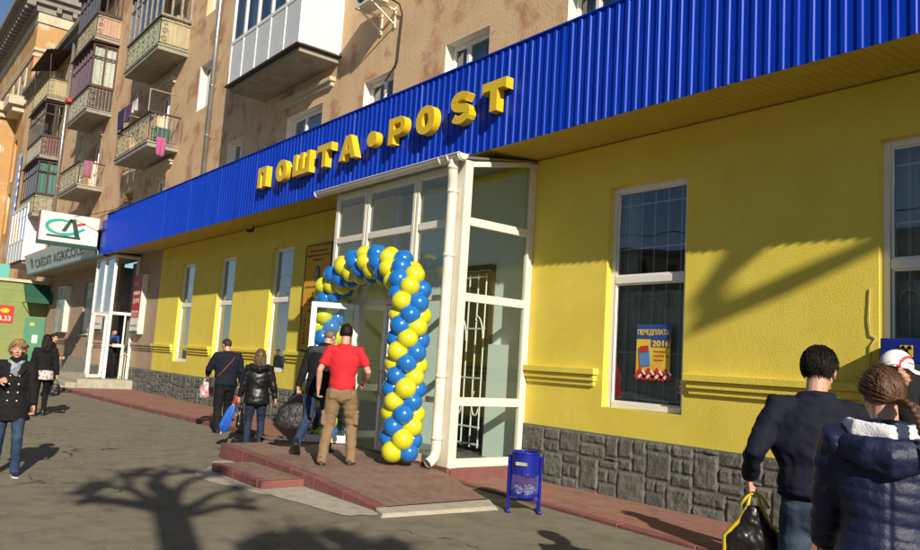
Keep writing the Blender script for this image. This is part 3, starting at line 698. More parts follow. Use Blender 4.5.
fr.add([(-8.455,ya,4.42),(-8.385,ya,4.42),(-8.385,yb,4.66),(-8.455,yb,4.66),(-8.455,ya,4.50),(-8.385,ya,4.50),(-8.385,yb,4.73),(-8.455,yb,4.73)],[(0,3,2,1),(4,5,6,7),(0,1,5,4),(1,2,6,5),(2,3,7,6),(3,0,4,7)])
fr.build('frame',IVO,po,bevel=.008)
for i,(a,b) in enumerate(bays):
    zz=[(3.69,4.36),(2.58,3.58)]+([(1.12,2.5),(.3,1.04)] if i!=1 else [])
    for c,d in zz:
        g=MB();g.quad((a,PYF+.04,c),(b,PYF+.04,c),(b,PYF+.04,d),(a,PYF+.04,d));g.build('pane',GLP,po)
for c,d in ((.31,1.03),(1.15,2.49),(2.61,3.57)):
    g=MB();g.quad((-8.42,ya,c),(-8.42,yb,c),(-8.42,yb,d),(-8.42,ya,d));g.build('pane',GLP,po)
    g=MB();g.quad((PX0+.03,ya,c),(PX0+.03,yb,c),(PX0+.03,yb,d),(PX0+.03,ya,d));g.build('pane',GLP,po)
g=MB();g.add([(-8.42,ya,3.69),(-8.42,yb,3.69),(-8.42,yb,4.66),(-8.42,ya,4.42)],[(0,1,2,3)]);g.build('pane',GLP,po)
m=MB();m.add([(PX0-.1,PYF-.1,4.50),(PX1+.03,PYF-.1,4.50),(PX1+.03,YW,4.74),(PX0-.1,YW,4.74),(PX0-.1,PYF-.1,4.53),(PX1+.03,PYF-.1,4.53),(PX1+.03,YW,4.77),(PX0-.1,YW,4.77)],[(0,3,2,1),(4,5,6,7),(0,1,5,4),(1,2,6,5),(2,3,7,6),(3,0,4,7)])
m.build('roof',ZINC,po)
# gutter (half round) and downpipe
m=MB();n=10;gy=PYF-.15;gz=4.54;X0,X1=-12.5,-8.27
for (r_,fl) in ((.085,1),(.075,-1)):
    ring=[(gy+r_*math.cos(math.pi+math.pi*k/n),gz+r_*math.sin(math.pi+math.pi*k/n)) for k in range(n+1)]
    for (ya_,za),(yb_,zb_) in zip(ring[:-1],ring[1:]):
        m.quad((X0,ya_,za),(X1,ya_,za),(X1,yb_,zb_),(X0,yb_,zb_))
ring=[(gy+.085*math.cos(math.pi+math.pi*k/n),gz+.085*math.sin(math.pi+math.pi*k/n)) for k in range(n+1)]
for X in (X0,X1): m.add([(X,y,z) for y,z in ring],[tuple(range(n+1))])
m.tube([(X0,gy-.085,gz),(X1,gy-.085,gz)],.012,6);m.tube([(X0,gy+.08,gz),(X1,gy+.08,gz)],.012,6)
for X in (X0+.03,X1-.03,-8.75,-8.55): m.tube([(X,gy+.092*math.cos(math.pi+math.pi*k/n),gz+.092*math.sin(math.pi+math.pi*k/n)) for k in range(n+1)],.012,5)
m.build('gutter',IVO,po,smooth=False)
m=MB();dx=-8.565;dy=PYF-.085
m.tube([(-8.5,gy,gz-.06),(-8.5,gy,gz-.16),(-8.505,gy+.0,gz-.22),(-8.53,gy+.03,gz-.32),(dx,dy-.01,gz-.42),(dx,dy,gz-.5),(dx,dy,.42),(dx,dy-.02,.33),(dx,dy-.07,.27),(dx,dy-.13,.235)],.072,12,caps=False)
for z in (4.02,3.1,1.4,.55): m.tube([(dx,dy,z),(dx,dy,z+.05)],.079,12)
m.tube([(-8.5,gy,gz-.14),(-8.505,gy,gz-.19)],.08,12)
m.build('downpipe',IVO,po,smooth=True)
# doors
def door_leaf(a,b,z0,z1,parent,name='door',mid=None,frame=.085):
    a=Vector((a[0],a[1],0));b=Vector((b[0],b[1],0));t=(b-a).normalized();n=Vector((0,0,1)).cross(t);L=(b-a).length
    m=MB()
    def bx(u0,u1,c,d,th=.05): m.obox(a+t*((u0+u1)/2)+Vector((0,0,(c+d)/2)),t,n,(0,0,1),(u1-u0)/2,th/2,(d-c)/2)
    bx(0,frame,z0,z1);bx(L-frame,L,z0,z1);bx(frame,L-frame,z1-frame,z1);bx(frame,L-frame,z0,z0+frame*1.3)
    if mid: bx(frame,L-frame,mid-.04,mid+.04)
    d=m.build(name,WHT,parent,bevel=.006)
    g=MB();p=a+t*(frame*.8);q=a+t*(L-frame*.8);g.quad((p.x,p.y,z0+.05),(q.x,q.y,z0+.05),(q.x,q.y,z1-.05),(p.x,p.y,z1-.05));g.build('pane',GLP,d)
    h=MB()
    for s in (1,-1):
        c=a+t*(L-.05)+n*(s*.06);h.tube([c+n*(-s*.04)+Vector((0,0,z0+.85)),c+Vector((0,0,z0+.85)),c+Vector((0,0,z0+1.2)),c+n*(-s*.04)+Vector((0,0,z0+1.2))],.012,6)
    h.build('handle',ZINC,d,smooth=True)
    return d
door_leaf((-10.93,6.62),(-11.29,5.93),.23,2.47,po)
door_leaf((-9.65,6.70),(-10.28,6.70),.22,2.46,po,mid=1.1)
# back wall of the porch with a barred doorway
m=MB();wall_holes(PX0+.0,-8.6,.15,4.69,YW+.139,[(-10.4,-9.45,.2,3.2)],.2,m);m.box(-9.32,-8.62,YW+.02,YW+.138,.2,1.95);m.build('back_wall',GRN,po)
m=MB();m.box(-9.46,-9.37,YW+.10,YW+.138,.2,3.25);m.box(-10.46,-10.37,YW+.10,YW+.138,.2,3.25);m.box(-10.37,-9.46,YW+.1,YW+.138,3.18,3.26);m.build('door_frame',WOOD,po)
m=MB();yg=YW+.06
for x in (-10.35,-10.15,-9.92,-9.7,-9.5): m.tube([(x,yg,.3),(x,yg,3.1)],.013,6)
for z in (.35,.62,1.4,2.2,3.05): m.bar((-10.37,yg,z),(-9.48,yg,z),.02,.025)
for x in (-10.03,-9.6):
    m.tube([(x+.1*math.cos(t*.35),yg-.01,2.0+.18*math.sin(t*.35)+.04*t) for t in range(12)],.012,6)
    m.tube([(x+.09*math.cos(t*.35+2),yg-.01,1.0+.2*math.sin(t*.35+2)) for t in range(12)],.012,6)
m.build('grille',GRL,po)
# ------------------------------------------------------------------ letters of the sign
sg=thing('letter_sign','large yellow three dimensional letters reading ПОШТА POST on the blue canopy front','sign',(-12,6.95,5.2))
TXT=[('П',-16.06,-15.62),('О',-15.14,-14.64),('Ш',-14.34,-13.62),('Т',-13.32,-12.76),('А',-12.45,-11.86),('P',-10.8,-10.32),('O',-10.0,-9.5),('S',-9.1,-8.62),('T',-8.36,-7.84)]
SL=[(.0,.0)]
def rect(a,b,c,d): return [(a,c),(b,c),(b,d),(a,d)]
for ch,a,b in TXT:
    w_=b-a;h=.45;sw=.15;m=MB();ax=((1,0,0),(0,0,1));o_=(a,6.84,5.2);D=.135
    if ch=='П':
        m.prism([(0,0),(sw,0),(sw,h-.12),(w_-sw,h-.12),(w_-sw,0),(w_,0),(w_,h),(0,h)],ax,o_,D)
    elif ch=='Ш':
        s2=.14;g_=(w_-3*s2)/2
        m.prism([(0,0),(w_,0),(w_,h),(w_-s2,h),(w_-s2,.11),(s2*2+g_,.11),(s2*2+g_,h),(s2+g_,h),(s2+g_,.11),(s2,.11),(s2,h),(0,h)],ax,o_,D)
    elif ch in 'ТT':
        m.prism([((w_-sw)/2,0),((w_+sw)/2,0),((w_+sw)/2,h-.13),(w_-.05,h-.13),(w_,h-.16),(w_,h),(0,h),(0,h-.16),(.05,h-.13),((w_-sw)/2,h-.13)],ax,o_,D)
    elif ch=='А':
        cx=w_/2
        m.prism([(0,0),(.15,0),(.19,.1),(w_-.19,.1),(w_-.15,0),(w_,0),(cx+.09,h),(cx-.09,h),(0,0)][:-1],ax,o_,D)
        m.f=m.f[1:] ;m.m=m.m[1:]
        # front face with its counter
        O=Vector(o_);P=lambda x,z:(O.x+x,O.y,O.z+z)
        tri=[(cx-.055,.185),(cx+.055,.185),(cx,.33)]
        Q=[(0,0),(.15,0),(.19,.1),(w_-.19,.1),(w_-.15,0),(w_,0),(cx+.09,h),(cx-.09,h)]
        V=[P(*q) for q in Q]+[P(*q) for q in tri]
        m.add(V,[(0,1,2,8),(2,3,9,8),(3,4,5,9),(5,6,10,9),(6,7,10),(7,0,8,10)])
        T=[P(*q) for q in tri];T2=[(x,y+.10,z) for x,y,z in T]
        m.add(T+T2,[(0,3,4,1),(1,4,5,2),(2,5,3,0),(3,5,4)])
    elif ch in 'ОO':
        n=36;V=[];F=[]
        for k in range(n):
            t=2*math.pi*k/n;c,s_=math.cos(t),math.sin(t);ox,oz=w_/2*abs(c)**.9*(1 if c>0 else -1),h/2*s_*1.03;ix,iz=(w_/2-.165)*c,(h/2-.11)*s_
            for (x,z,y) in ((ox,oz,0),(ox,oz,D),(ix,iz,0),(ix,iz,D)): V.append((o_[0]+w_/2+x,o_[1]+y,o_[2]+h/2+z))
        for k in range(n):
            a4=4*k;b4=4*((k+1)%n);F+=[(a4,b4,b4+2,a4+2),(b4,a4,a4+1,b4+1),(a4+2,b4+2,b4+3,a4+3)]
        m.add(V,F)
    elif ch=='P':
        pts=[(0,0),(sw,0),(sw,.14),(.3,.14)];R2=.155
        arc=[(w_-R2+R2*math.cos(t),.295+R2*math.sin(t)) for t in [-math.pi/2+math.pi*k/12 for k in range(13)]]
        outer=[(0,0),(sw,0),(sw,.14)]+arc+[(0,h)]
        inner=[(w_-R2+.055*math.cos(t)-.02,.295+.05*math.sin(t)) for t in [-math.pi/2+math.pi*k/12 for k in range(13)]]
        V=[];O=Vector(o_)
        m.prism(outer,ax,o_,D);m.f=m.f[1:];m.m=m.m[1:]
        F=[];Vo=[(O.x+x,O.y,O.z+z) for x,z in outer];Vi=[(O.x+x,O.y,O.z+z) for x,z in inner]+[(O.x+sw,O.y,O.z+.345),(O.x+sw,O.y,O.z+.245)]
        no=len(Vo);fs=[(3+k,4+k,no+k+1,no+k) for k in range(12)]
        fs+=[(15,16,no+13,no+12),(16,0,no+14,no+13),(0,1,2,no+14),(2,3,no,no+14)]
        m.add(Vo+Vi,fs)
        T2=[(x,y+.1,z) for x,y,z in Vi];ni=len(Vi)
        m.add(Vi+T2,[(k,k+ni,(k+1)%ni+ni,(k+1)%ni) for k in range(ni)]+[tuple(range(2*ni-1,ni-1,-1))])
    elif ch=='S':
        ctr=[];c1=(w_/2,.315);c2=(w_/2,.135);rx=w_/2-.075;rz=.095
        for k in range(11): t=R_(25+215*k/10);ctr.append((c1[0]+rx*math.cos(t),c1[1]+rz*math.sin(t)+.005))
        for k in range(1,12): t=R_(65-220*k/11);ctr.append((c2[0]+rx*math.cos(t),c2[1]+rz*math.sin(t)-.005))
        nn=len(ctr);L_=[];Rr=[]
        for i in range(nn):
            p=Vector(ctr[i]);q=Vector(ctr[min(i+1,nn-1)])-Vector(ctr[max(i-1,0)]);q.normalize();nrm=Vector((-q.y,q.x));wt=.068 if 3<i<nn-4 else .062
            L_.append(p+nrm*wt);Rr.append(p-nrm*wt)
        V=[];F=[]
        for i in range(nn):
            for p in (L_[i],Rr[i]):
                for y in (0,D): V.append((o_[0]+p.x,o_[1]+y,o_[2]+p.y))
        for i in range(nn-1):
            a4=4*i;b4=a4+4;F+=[(a4,a4+2,b4+2,b4),(a4,b4,b4+1,a4+1),(b4+2,a4+2,a4+3,b4+3)]
        F+=[(0,1,3,2),(4*nn-4,4*nn-2,4*nn-1,4*nn-3)]
        m.add(V,F)
    m.build('letter',LET,sg)
m=MB();n=24
V=[(-11.33+.155*math.cos(2*math.pi*k/n),y,5.42+.14*math.sin(2*math.pi*k/n)) for y in (6.84,6.975) for k in range(n)]
m.add(V,[tuple(range(n)),tuple(range(2*n-1,n-1,-1))]+[((k+1)%n,k,k+n,(k+1)%n+n) for k in range(n)]);m.build('dot',LET,sg)
# ------------------------------------------------------------------ orange plaque by the porch
ORP=M('orange_board',(.66,.36,.03),.75,col2=(.60,.32,.028),vs=2,spec=.2);BRN=M('brown_print',(.10,.05,.02),.6);DBL=M('dark_blue_print',(.02,.04,.14),.5)
pq=thing('plaque','tall orange notice plaque with brown lettering and an oval badge left of the porch','plaque',(-15.05,7.99,2.85))
m=MB();m.box(-15.64,-14.5,7.985,8.045,1.68,4.04);m.build('board',ORP,pq)
m=MB()
for a in ((-15.66,-15.63,1.68,4.04),(-14.51,-14.48,1.68,4.04)): m.box(a[0],a[1],7.975,8.046,a[2],a[3])
m.box(-15.63,-14.51,7.975,8.046,4.01,4.04);m.box(-15.63,-14.51,7.975,8.046,1.68,1.71);m.box(-15.55,-14.6,7.981,7.984,2.70,2.715);m.build('border',BRN,pq)
def tx(s_,z,h,wd=None,mat=BRN): text_obj(s_,'lettering',mat,(-15.07,7.984,z),(1,0,0),(0,0,1),h,pq,depth=.004,width=wd,align='CENTER',bold=.01)
tx('Українське державне',3.86,.06,.8);tx('підприємство поштового зв\'язку',3.76,.06,1.0);tx('«Укрпошта»',3.66,.06,.45)
tx('Поштове відділення зв\'язку',3.06,.07,1.0);tx('№ 16',2.92,.07,.3);tx('УКРПОШТА',2.76,.10,.75)
tx('ЧАС РОБОТИ',2.52,.09,.55)
for i,d_ in enumerate(('Пн','Вт','Ср','Чт','Пт','Сб')): text_obj(d_,'lettering',BRN,(-15.5,7.984,2.33-.1*i),(1,0,0),(0,0,1),.06,pq,depth=.004)
m=MB();m.ell((-15.07,7.98,3.38),(.13,.014,.19),24,10);m.build('badge',DBL,pq,smooth=True)
m=MB();m.tube([(-15.07+.075*math.cos(2*math.pi*k/20),7.968,3.38+.115*math.sin(2*math.pi*k/20)) for k in range(20)],.008,5,closed=True);m.tube([(-15.07,7.966,3.32),(-15.07,7.966,3.45)],.012,5);m.tube([(-15.11,7.966,3.43),(-15.1,7.966,3.36),(-15.07,7.966,3.33),(-15.04,7.966,3.36),(-15.03,7.966,3.43)],.008,5);m.build('badge_emblem',LET,pq)
# ------------------------------------------------------------------ subscription poster inside the near window
PRB=M('poster_blue',(.02,.07,.28),.4);PYW=M('poster_yellow',(.75,.58,.05),.4,col2=(.75,.38,.05),vs=2.2);PRD=M('poster_red',(.5,.03,.03),.4);PWT=M('poster_white',(.75,.75,.72),.4);PCY=M('poster_cyan',(.08,.25,.5),.4)
ps=thing('poster','subscription poster reading ПЕРЕДПЛАТА 2016 inside the tall window','poster',(-6.2,8.1,1.9))
yp=YW+.126
m=MB();m.box(-6.47,-5.94,yp,yp+.004,1.57,2.27);m.build('sheet',PYW,ps)
m=MB();m.box(-6.47,-5.94,yp-.003,yp-.0005,2.08,2.27);m.build('header',PRB,ps)
text_obj('ПЕРЕДПЛАТА','lettering',PYW,(-6.205,yp-.003,2.12),(1,0,0),(0,0,1),.085,ps,depth=.002,width=.50,align='CENTER',bold=.03)
text_obj('2016','lettering',PYW,(-6.22,yp-.0035,1.985),(1,0,0),(0,0,1),.08,ps,depth=.003,width=.27,bold=.04)
m=MB();m.box(-6.24,-5.95,yp-.002,yp-.0005,1.975,2.079);m.build('year_band',PRB,ps)
for i,s_ in enumerate(('Передплатіть','газети та','журнали!')): text_obj(s_,'lettering',PRD,(-6.19,yp-.001,1.905-.055*i),(1,0,0),(0,0,1),.03,ps,depth=.002)
m=MB();m.obox((-6.33,yp-.006,1.85),(1,0,.12),(0,1,0),(-.12,0,1),.08,.004,.12);m.build('magazine_picture',PCY,ps)
m=MB();m.obox((-6.335,yp-.012,1.95),(1,0,.12),(0,1,0),(-.12,0,1),.065,.003,.04);m.build('magazine_picture',PRD,ps)
m=MB()
for k in range(4):
    x=-6.40+k*.133
    for q,(u_,v_) in enumerate(((-.05,-.04),(0,.02),(.05,-.04))): m.obox((x+u_*.8,yp-.001,1.64+v_),(1,0,1),(0,1,0),(-1,0,1),.028,.0015,.028)
m.build('embroidery_band',PRD,ps)
m=MB()
for k in range(4):
    x=-6.40+k*.133
    m.obox((x,yp-.003,1.60),(1,0,1),(0,1,0),(-1,0,1),.02,.001,.012);m.obox((x+.06,yp-.003,1.65),(1,0,1),(0,1,0),(-1,0,1),.01,.001,.026)
m.build('embroidery_band',PWT,ps)
# ------------------------------------------------------------------ bank terminal at the right edge
NAV=M('sign_navy',(.008,.022,.20),.35)
at=thing('cash_machine','cash machine with a dark blue header sign at the right hand window','cash machine',(-2.4,7.9,0))
m=MB();m.box(-3.24,-1.55,7.74,8.03,1.865,2.10);m.build('header_sign',NAV,at,bevel=.01)
m=MB();m.box(-3.1,-1.7,7.62,8.03,.03,1.86);m.build('cabinet',M('cabinet_grey',(.04,.045,.05),.5),at,bevel=.02)
m=MB();m.box(-2.8,-2.2,7.60,7.619,1.1,1.6);m.build('screen',M('dark_screen',(.01,.015,.02),.1),at);m=MB();m.box(-2.75,-2.3,7.5,7.62,.92,1.0);m.build('keypad',ZINC,at)
m=MB();m.box(-3.06,-2.95,7.734,7.742,1.925,2.035);m.build('logo',LET,at)
m=MB()
for s_ in (1,-1):
    m.obox((-3.005,7.732,1.98),(s_*.75,0,1),(0,1,0),(-1,0,s_*.75),.048,.001,.009)
    m.obox((-3.005+s_*.03,7.732,2.012),(s_*1,0,-.6),(0,1,0),(.6,0,s_),.016,.001,.009)
m.build('logo_mark',BLK,at)
text_obj('РАЙФФАЙЗЕН','lettering',PWT,(-2.86,7.738,2.0),(1,0,0),(0,0,1),.045,at,depth=.003,bold=.01);text_obj('БАНК АВАЛЬ','lettering',PWT,(-2.86,7.738,1.925),(1,0,0),(0,0,1),.045,at,depth=.003,bold=.01)
# ------------------------------------------------------------------ litter bin
BPA=M('bin_blue',(.006,.012,.27),.3,spec=.6,coat=.3,col2=(.008,.016,.22),vs=7)
def mesh_mat():
    m=bpy.data.materials.new('bin_mesh');m.use_nodes=True;nt=m.node_tree;L=nt.links;b=nt.nodes['Principled BSDF'];b.inputs['Base Color'].default_value=(.006,.012,.25,1);b.inputs['Roughness'].default_value=.35
    return m
bx,by=-6.46,6.25
bn=thing('litter_bin','small round blue litter bin on two feet at the edge of the pavers','litter bin',(bx,by,0))
m=MB();n=28
dr=Vector((.62,.78,0)).normalized()   # legs left and right as seen
def cyl(z0,z1,r0,r1,mb):
    V=[(bx+r*math.cos(2*math.pi*k/n),by+r*math.sin(2*math.pi*k/n),z) for r,z in ((r0,z0),(r1,z1),(r1-.006,z1),(r0-.006,z0)) for k in range(n)]
    mb.add(V,[(q*n+k,q*n+(k+1)%n,((q+1)%4)*n+(k+1)%n,((q+1)%4)*n+k) for q in range(4) for k in range(n)])
cyl(.42,.66,.158,.162,m);cyl(.17,.21,.158,.158,m);cyl(.645,.665,.172,.172,m);cyl(.415,.43,.163,.163,m)
m.add([(bx+.157*math.cos(2*math.pi*k/n),by+.157*math.sin(2*math.pi*k/n),.175) for k in range(n)],[tuple(range(n))])
m.build('drum',BPA,bn,smooth=False,bevel=.002)
m=MB()
for k in range(64):
    t=2*math.pi*k/64
    for sgn in (1,-1):
        m.tube([(bx+.157*math.cos(t+sgn*q*.12),by+.157*math.sin(t+sgn*q*.12),.21+.21*q/4) for q in range(5)],.0022,4,caps=False)
m.build('mesh_band',BPA,bn)
m=MB()
for s_ in (1,-1):
    p=Vector((bx,by,0))+dr*(s_*.175);f=Vector((-dr.y,dr.x,0))
    m.bar(p+Vector((0,0,.02)),p+Vector((0,0,.62)),.032,.032,up=(0,1,0));m.obox(p+Vector((0,0,.018)),f,dr,(0,0,1),.17,.02,.016)
m.bar(Vector((bx,by,.13))-dr*.16,Vector((bx,by,.13))+dr*.16,.02,.035);m.build('stand',BPA,bn,bevel=.003)
m=MB();p=Vector((bx,by,.53));q=Vector((-.78,.62,0))
m.obox(p+Vector((.5,-.82,0)).normalized()*.166+Vector((0,0,.01)),(.82,.5,0),(.5,-.82,0),(0,0,1),.07,.002,.018);m.build('sticker',M('sticker',(.55,.5,.4),.4,col2=(.2,.3,.1),vs=30),bn)
m=MB();random.seed(5)
for k in range(14):
    a=random.uniform(0,6.28);r_=random.uniform(0,.11);m.ell((bx+r_*math.cos(a),by+r_*math.sin(a),.21+random.uniform(0,.05)),(random.uniform(.03,.06),random.uniform(.03,.05),random.uniform(.02,.04)),7,5,rot=Matrix.Rotation(a,3,'X'))
lt=m.build('crumpled_paper',M('paper_litter',(.6,.58,.55),.8,col2=(.25,.3,.45),vs=14,vc=(.5,.55)));tag(lt,'crumpled paper litter lying in the blue bin','litter')
# ------------------------------------------------------------------ balloon arch
BY=M('balloon_yellow',(.62,.60,.02),.22,col2=(.58,.55,.02),vs=3,sss=.25,spec=.6,coat=.35);BB=M('balloon_blue',(.010,.15,.50),.22,col2=(.010,.13,.44),vs=3,sss=.1,spec=.6,coat=.35)
ar=thing('balloon_arch','arch of shiny yellow and blue balloons twisting round the porch entrance','balloon arch',(-10.2,6.3,.2))
path=[]
xr,xl,zs_,zt_=-8.98,-11.50,2.42,3.06
for k in range(41): path.append(Vector((xr,6.27,.36+(zs_-.36)*k/40)))
for k in range(1,60):
    t=math.pi*k/60;path.append(Vector(((xr+xl)/2+(xr-xl)/2*math.cos(t),6.27+.1*k/60,zs_+(zt_-zs_)*math.sin(t)**.9)))
for k in range(41): path.append(Vector((xl,6.37,zs_-(zs_-.36)*k/40)))
cum=[0]
for a,b in zip(path[:-1],path[1:]): cum.append(cum[-1]+(b-a).length)
def along(s_):
    for i in range(len(cum)-1):
        if cum[i+1]>=s_: f=(s_-cum[i])/(cum[i+1]-cum[i]);return path[i].lerp(path[i+1],f),(path[i+1]-path[i]).normalized()
    return path[-1],(path[-1]-path[-2]).normalized()
def balloon_mesh(name,mat):
    m=MB()
    def f(d,q):
        k=1-.10*max(0,-d.z)**2*1.0;return Vector((q.x*k,q.y*k,q.z*(1.04 if d.z>0 else 1.13)))
    m.ell((0,0,0),(.148,.148,.148),22,16,fn=f);m.ell((0,0,-.176),(.016,.016,.014),8,5)
    o=m.build(name,mat,smooth=True,local=True);me=o.data;bpy.data.objects.remove(o);return me
BM=[balloon_mesh('balloon_yellow',BY),balloon_mesh('balloon_blue',BB)]
spots=[];nl=int(cum[-1]/.168);random.seed(11)
for i in range(nl+1):
    c,t=along(i*cum[-1]/nl)
    e1=Vector((0,-1,0));e1=(e1-t*e1.dot(t)).normalized();e2=t.cross(e1)
    for q in range(4):
        a=R_(45*(i%2)+90*q+10)+random.uniform(-.08,.08);d=e1*math.cos(a)+e2*math.sin(a)
        p=c+d*.158+Vector((random.uniform(-.01,.01),random.uniform(-.01,.01),random.uniform(-.012,.012)))
        colr=((q%2)+(i//2)+ (1 if i%2 else 0)*0)%2
        spots.append((p,d,colr,t))
vd=Vector((.8,-.55,.1)).normalized()
spots.sort(key=lambda s:-(s[1].dot(vd)+.12*(s[0].x+10.2)))
rest=MB()
for i,(p,d,cq,t) in enumerate(spots):
    rot=d.to_track_quat('Z','Y');sc=random.uniform(.95,1.06)
    if i<100:
        o=bpy.data.objects.new('balloon',BM[cq]);o.location=p-ar.location;o.rotation_mode='QUATERNION';o.rotation_quaternion=rot;o.scale=(sc,sc,sc);link(o,ar)
    else:
        me=BM[cq];rest.add([p+rot@(v.co*sc) for v in me.vertices],[tuple(f.vertices) for f in me.polygons],cq)
ro=rest.build('inner_balloons',[BY,BB],ar,smooth=True);ro['kind']='stuff'
# ------------------------------------------------------------------ bank entrance on the left
BZ=.37
bp_=thing('bank_porch','narrow glazed bank entrance with a white door leaf standing open','porch',(-30.5,7.5,0))
BX,BF,BL=-28.4,7.2,-30.9
m=MB()
m.box(BX-.09,BX,BF,BF+.1,BZ,4.66);m.box(BX-.08,BX,7.95,8.04,BZ,4.7);m.box(BL,BL+.1,BF,BF+.1,BZ,4.66);m.box(-29.7,-29.62,BF+.002,BF+.09,BZ,4.66)
m.box(BX-.075,BX-.005,BF+.1,7.95,2.58,2.68);m.box(BX-.075,BX-.005,BF+.1,7.95,4.58,4.66);m.box(BL+.1,BX-.09,BF+.004,BF+.085,2.58,2.68);m.box(BL+.1,BX-.09,BF+.004,BF+.085,4.58,4.66);m.box(BL+.1,-29.7,BF+.004,BF+.085,BZ,BZ+.1)
m.box(BX-.07,BX-.01,7.72,7.77,BZ,2.58)
m.build('frame',WHT,bp_,bevel=.006)
for y0,y1,z0,z1 in ((BF+.1,7.95,2.68,4.58),(7.77,7.95,BZ+.02,2.58)):
    g=MB();g.quad((BX-.04,y0,z0),(BX-.04,y1,z0),(BX-.04,y1,z1),(BX-.04,y0,z1));g.build('pane',GLP,bp_)
for x0,x1,z0,z1 in ((BL+.1,-29.7,BZ+.1,2.58),(BL+.1,BX-.09,2.68,4.58)):
    g=MB();g.quad((x0,BF+.05,z0),(x1,BF+.05,z0),(x1,BF+.05,z1),(x0,BF+.05,z1));g.build('pane',GLP,bp_)
door_leaf((BX-.05,BF-.03),(-28.08,6.62),BZ+.03,2.58,bp_,mid=None)
m=MB();m.box(BL,BX,BF,8.2,.30,BZ);m.build('porch_floor',INF,bp_)
m=MB();m.box(BL,BX+.04,BF-.02,8.1,4.662,4.70);m.build('roof',SOB,bp_)
m=MB();m.quad((BL,8.5,BZ),(BX,8.5,BZ),(BX,8.5,4.66),(BL,8.5,4.66));m.quad((BX,8.2,BZ),(BX,8.5,BZ),(BX,8.5,4.66),(BX,8.2,4.66));m.build('back_wall',M('warm_wall',(.40,.36,.27),.8),bp_)
gt=MB()
for k in range(4):
    gt.tube([(BX+.1,7.7+.08*k,BZ),(BX+.1,7.7+.08*k,BZ+.82)],.012,6)
gt.tube([(BX+.1,7.7,BZ+.82),(BX+.1,7.82,BZ+.9),(BX+.1,7.94,BZ+.82)],.014,6);gt.build('guard_rail',IVO,bp_)
sp=thing('entrance_steps','pale stone landing with steps before the bank door','steps',(-30.5,7,0))
m=MB();m.box(-33.5,-27.6,6.25,8.0,0,.36);m.build('landing',CONL,sp,bevel=.015)
m=MB();m.box(-33.5,-27.62,5.9,6.247,0,.24);m.build('tread',CONL,sp,bevel=.015);m=MB();m.box(-33.5,-27.64,5.5,5.897,0,.12);m.build('tread',CONL,sp,bevel=.015)
# bank signs
TEAL=M('logo_teal',(.02,.33,.28),.4);DGR=M('logo_dark_green',(.012,.06,.045),.4);LRD=M('logo_red',(.55,.03,.04),.4);SW=M('sign_white',(.66,.65,.62),.3,col2=(.62,.61,.57),vs=1)
cs=thing('projecting_sign','white projecting box sign with a teal and dark green bank logo','sign',(-30,6,5.5))
X=-30.0
m=MB();m.box(X-.22,X,5.0,6.92,5.02,6.06);m.build('box',SW,cs,bevel=.012)
m=MB();m.box(X-.225,X+.006,4.97,6.93,4.90,5.018);m.build('base_strip',DGR,cs)
m=MB();m.box(X-.225,X+.004,4.97,4.997,5.02,6.06);m.build('edge_trim',M('sign_maroon',(.2,.02,.06),.4),cs)
def flat(mb,poly,x=X): mb.prism(poly,((0,1,0),(0,0,1)),(x+.012,5.0,5.02),.012)
# C: long flattened swoosh of varying width
m=MB();cx,cz=.72,.54
pts=[]
for k in range(31):
    t=R_(75+210*k/30);pts.append((cx+.50*math.cos(t),cz+.235*math.sin(t),.022+.055*abs(math.sin(t*.5+.6)) ))
pts=[(cx+.50*math.cos(R_(70+10*k)),cz+.25*math.sin(R_(70+10*k)),.03+.028*math.sin(math.pi*k/20)) for k in range(20)]
pts+=[(.9,.30,.055),(1.05,.345,.05),(1.2,.42,.045),(1.33,.50,.04),(1.44,.575,.045)]
Lp,Rp=[],[]
for i,(a,b,wt) in enumerate(pts):
    q=Vector((pts[min(i+1,len(pts)-1)][0]-pts[max(i-1,0)][0],pts[min(i+1,len(pts)-1)][1]-pts[max(i-1,0)][1])).normalized();nr=Vector((-q.y,q.x));Lp.append(Vector((a,b))+nr*wt);Rp.append(Vector((a,b))-nr*wt)
for i in range(len(pts)-1): flat(m,[Lp[i],Rp[i],Rp[i+1],Lp[i+1]])
m.build('logo_swoosh',TEAL,cs)
m=MB();flat(m,[(.70,.40),(.84,.40),(1.05,.86),(.93,.86)],X+.003);flat(m,[(.93,.86),(1.13,.86),(1.32,.22),(1.15,.22),(1.03,.70)],X+.003);m.build('logo_letter',DGR,cs)
m=MB();flat(m,[(1.19,.64),(1.44,.72),(1.46,.80),(1.19,.73)],X+.002);m.build('logo_bar',LRD,cs)
m=MB();flat(m,[(.24,.17),(1.34,.17),(1.34,.24),(.24,.24)]);m.build('logo_underline',DGR,cs)
bs=thing('fascia_sign','pale sloping fascia board lettered CRÉDIT AGRICOLE above the bank','sign',(-37,6.8,5.1))
FSW=M('fascia_grey',(.50,.54,.52),.4,col2=(.44,.48,.46),vs=1)
m=MB();m.add([(-43.5,7.0,4.70),(-30.3,7.0,4.70),(-30.3,6.75,5.62),(-43.5,6.75,5.62),(-43.5,7.1,4.70),(-30.3,7.1,4.70),(-30.3,6.85,5.62),(-43.5,6.85,5.62)],[(0,1,2,3),(7,6,5,4),(0,4,5,1),(3,2,6,7),(0,3,7,4),(1,5,6,2)]);m.build('board',FSW,bs)
m=MB();m.add([(-43.5,6.985,4.66),(-29.35,6.985,4.66),(-29.35,6.985,4.75),(-43.5,6.985,4.75),(-43.5,7.1,4.66),(-29.35,7.1,4.66),(-29.35,7.1,4.75),(-43.5,7.1,4.75)],[(0,1,2,3),(7,6,5,4),(0,4,5,1),(3,2,6,7),(0,3,7,4),(1,5,6,2)]);m.build('lower_strip',DGR,bs)
uz=Vector((0,-.25,.92)).normalized()
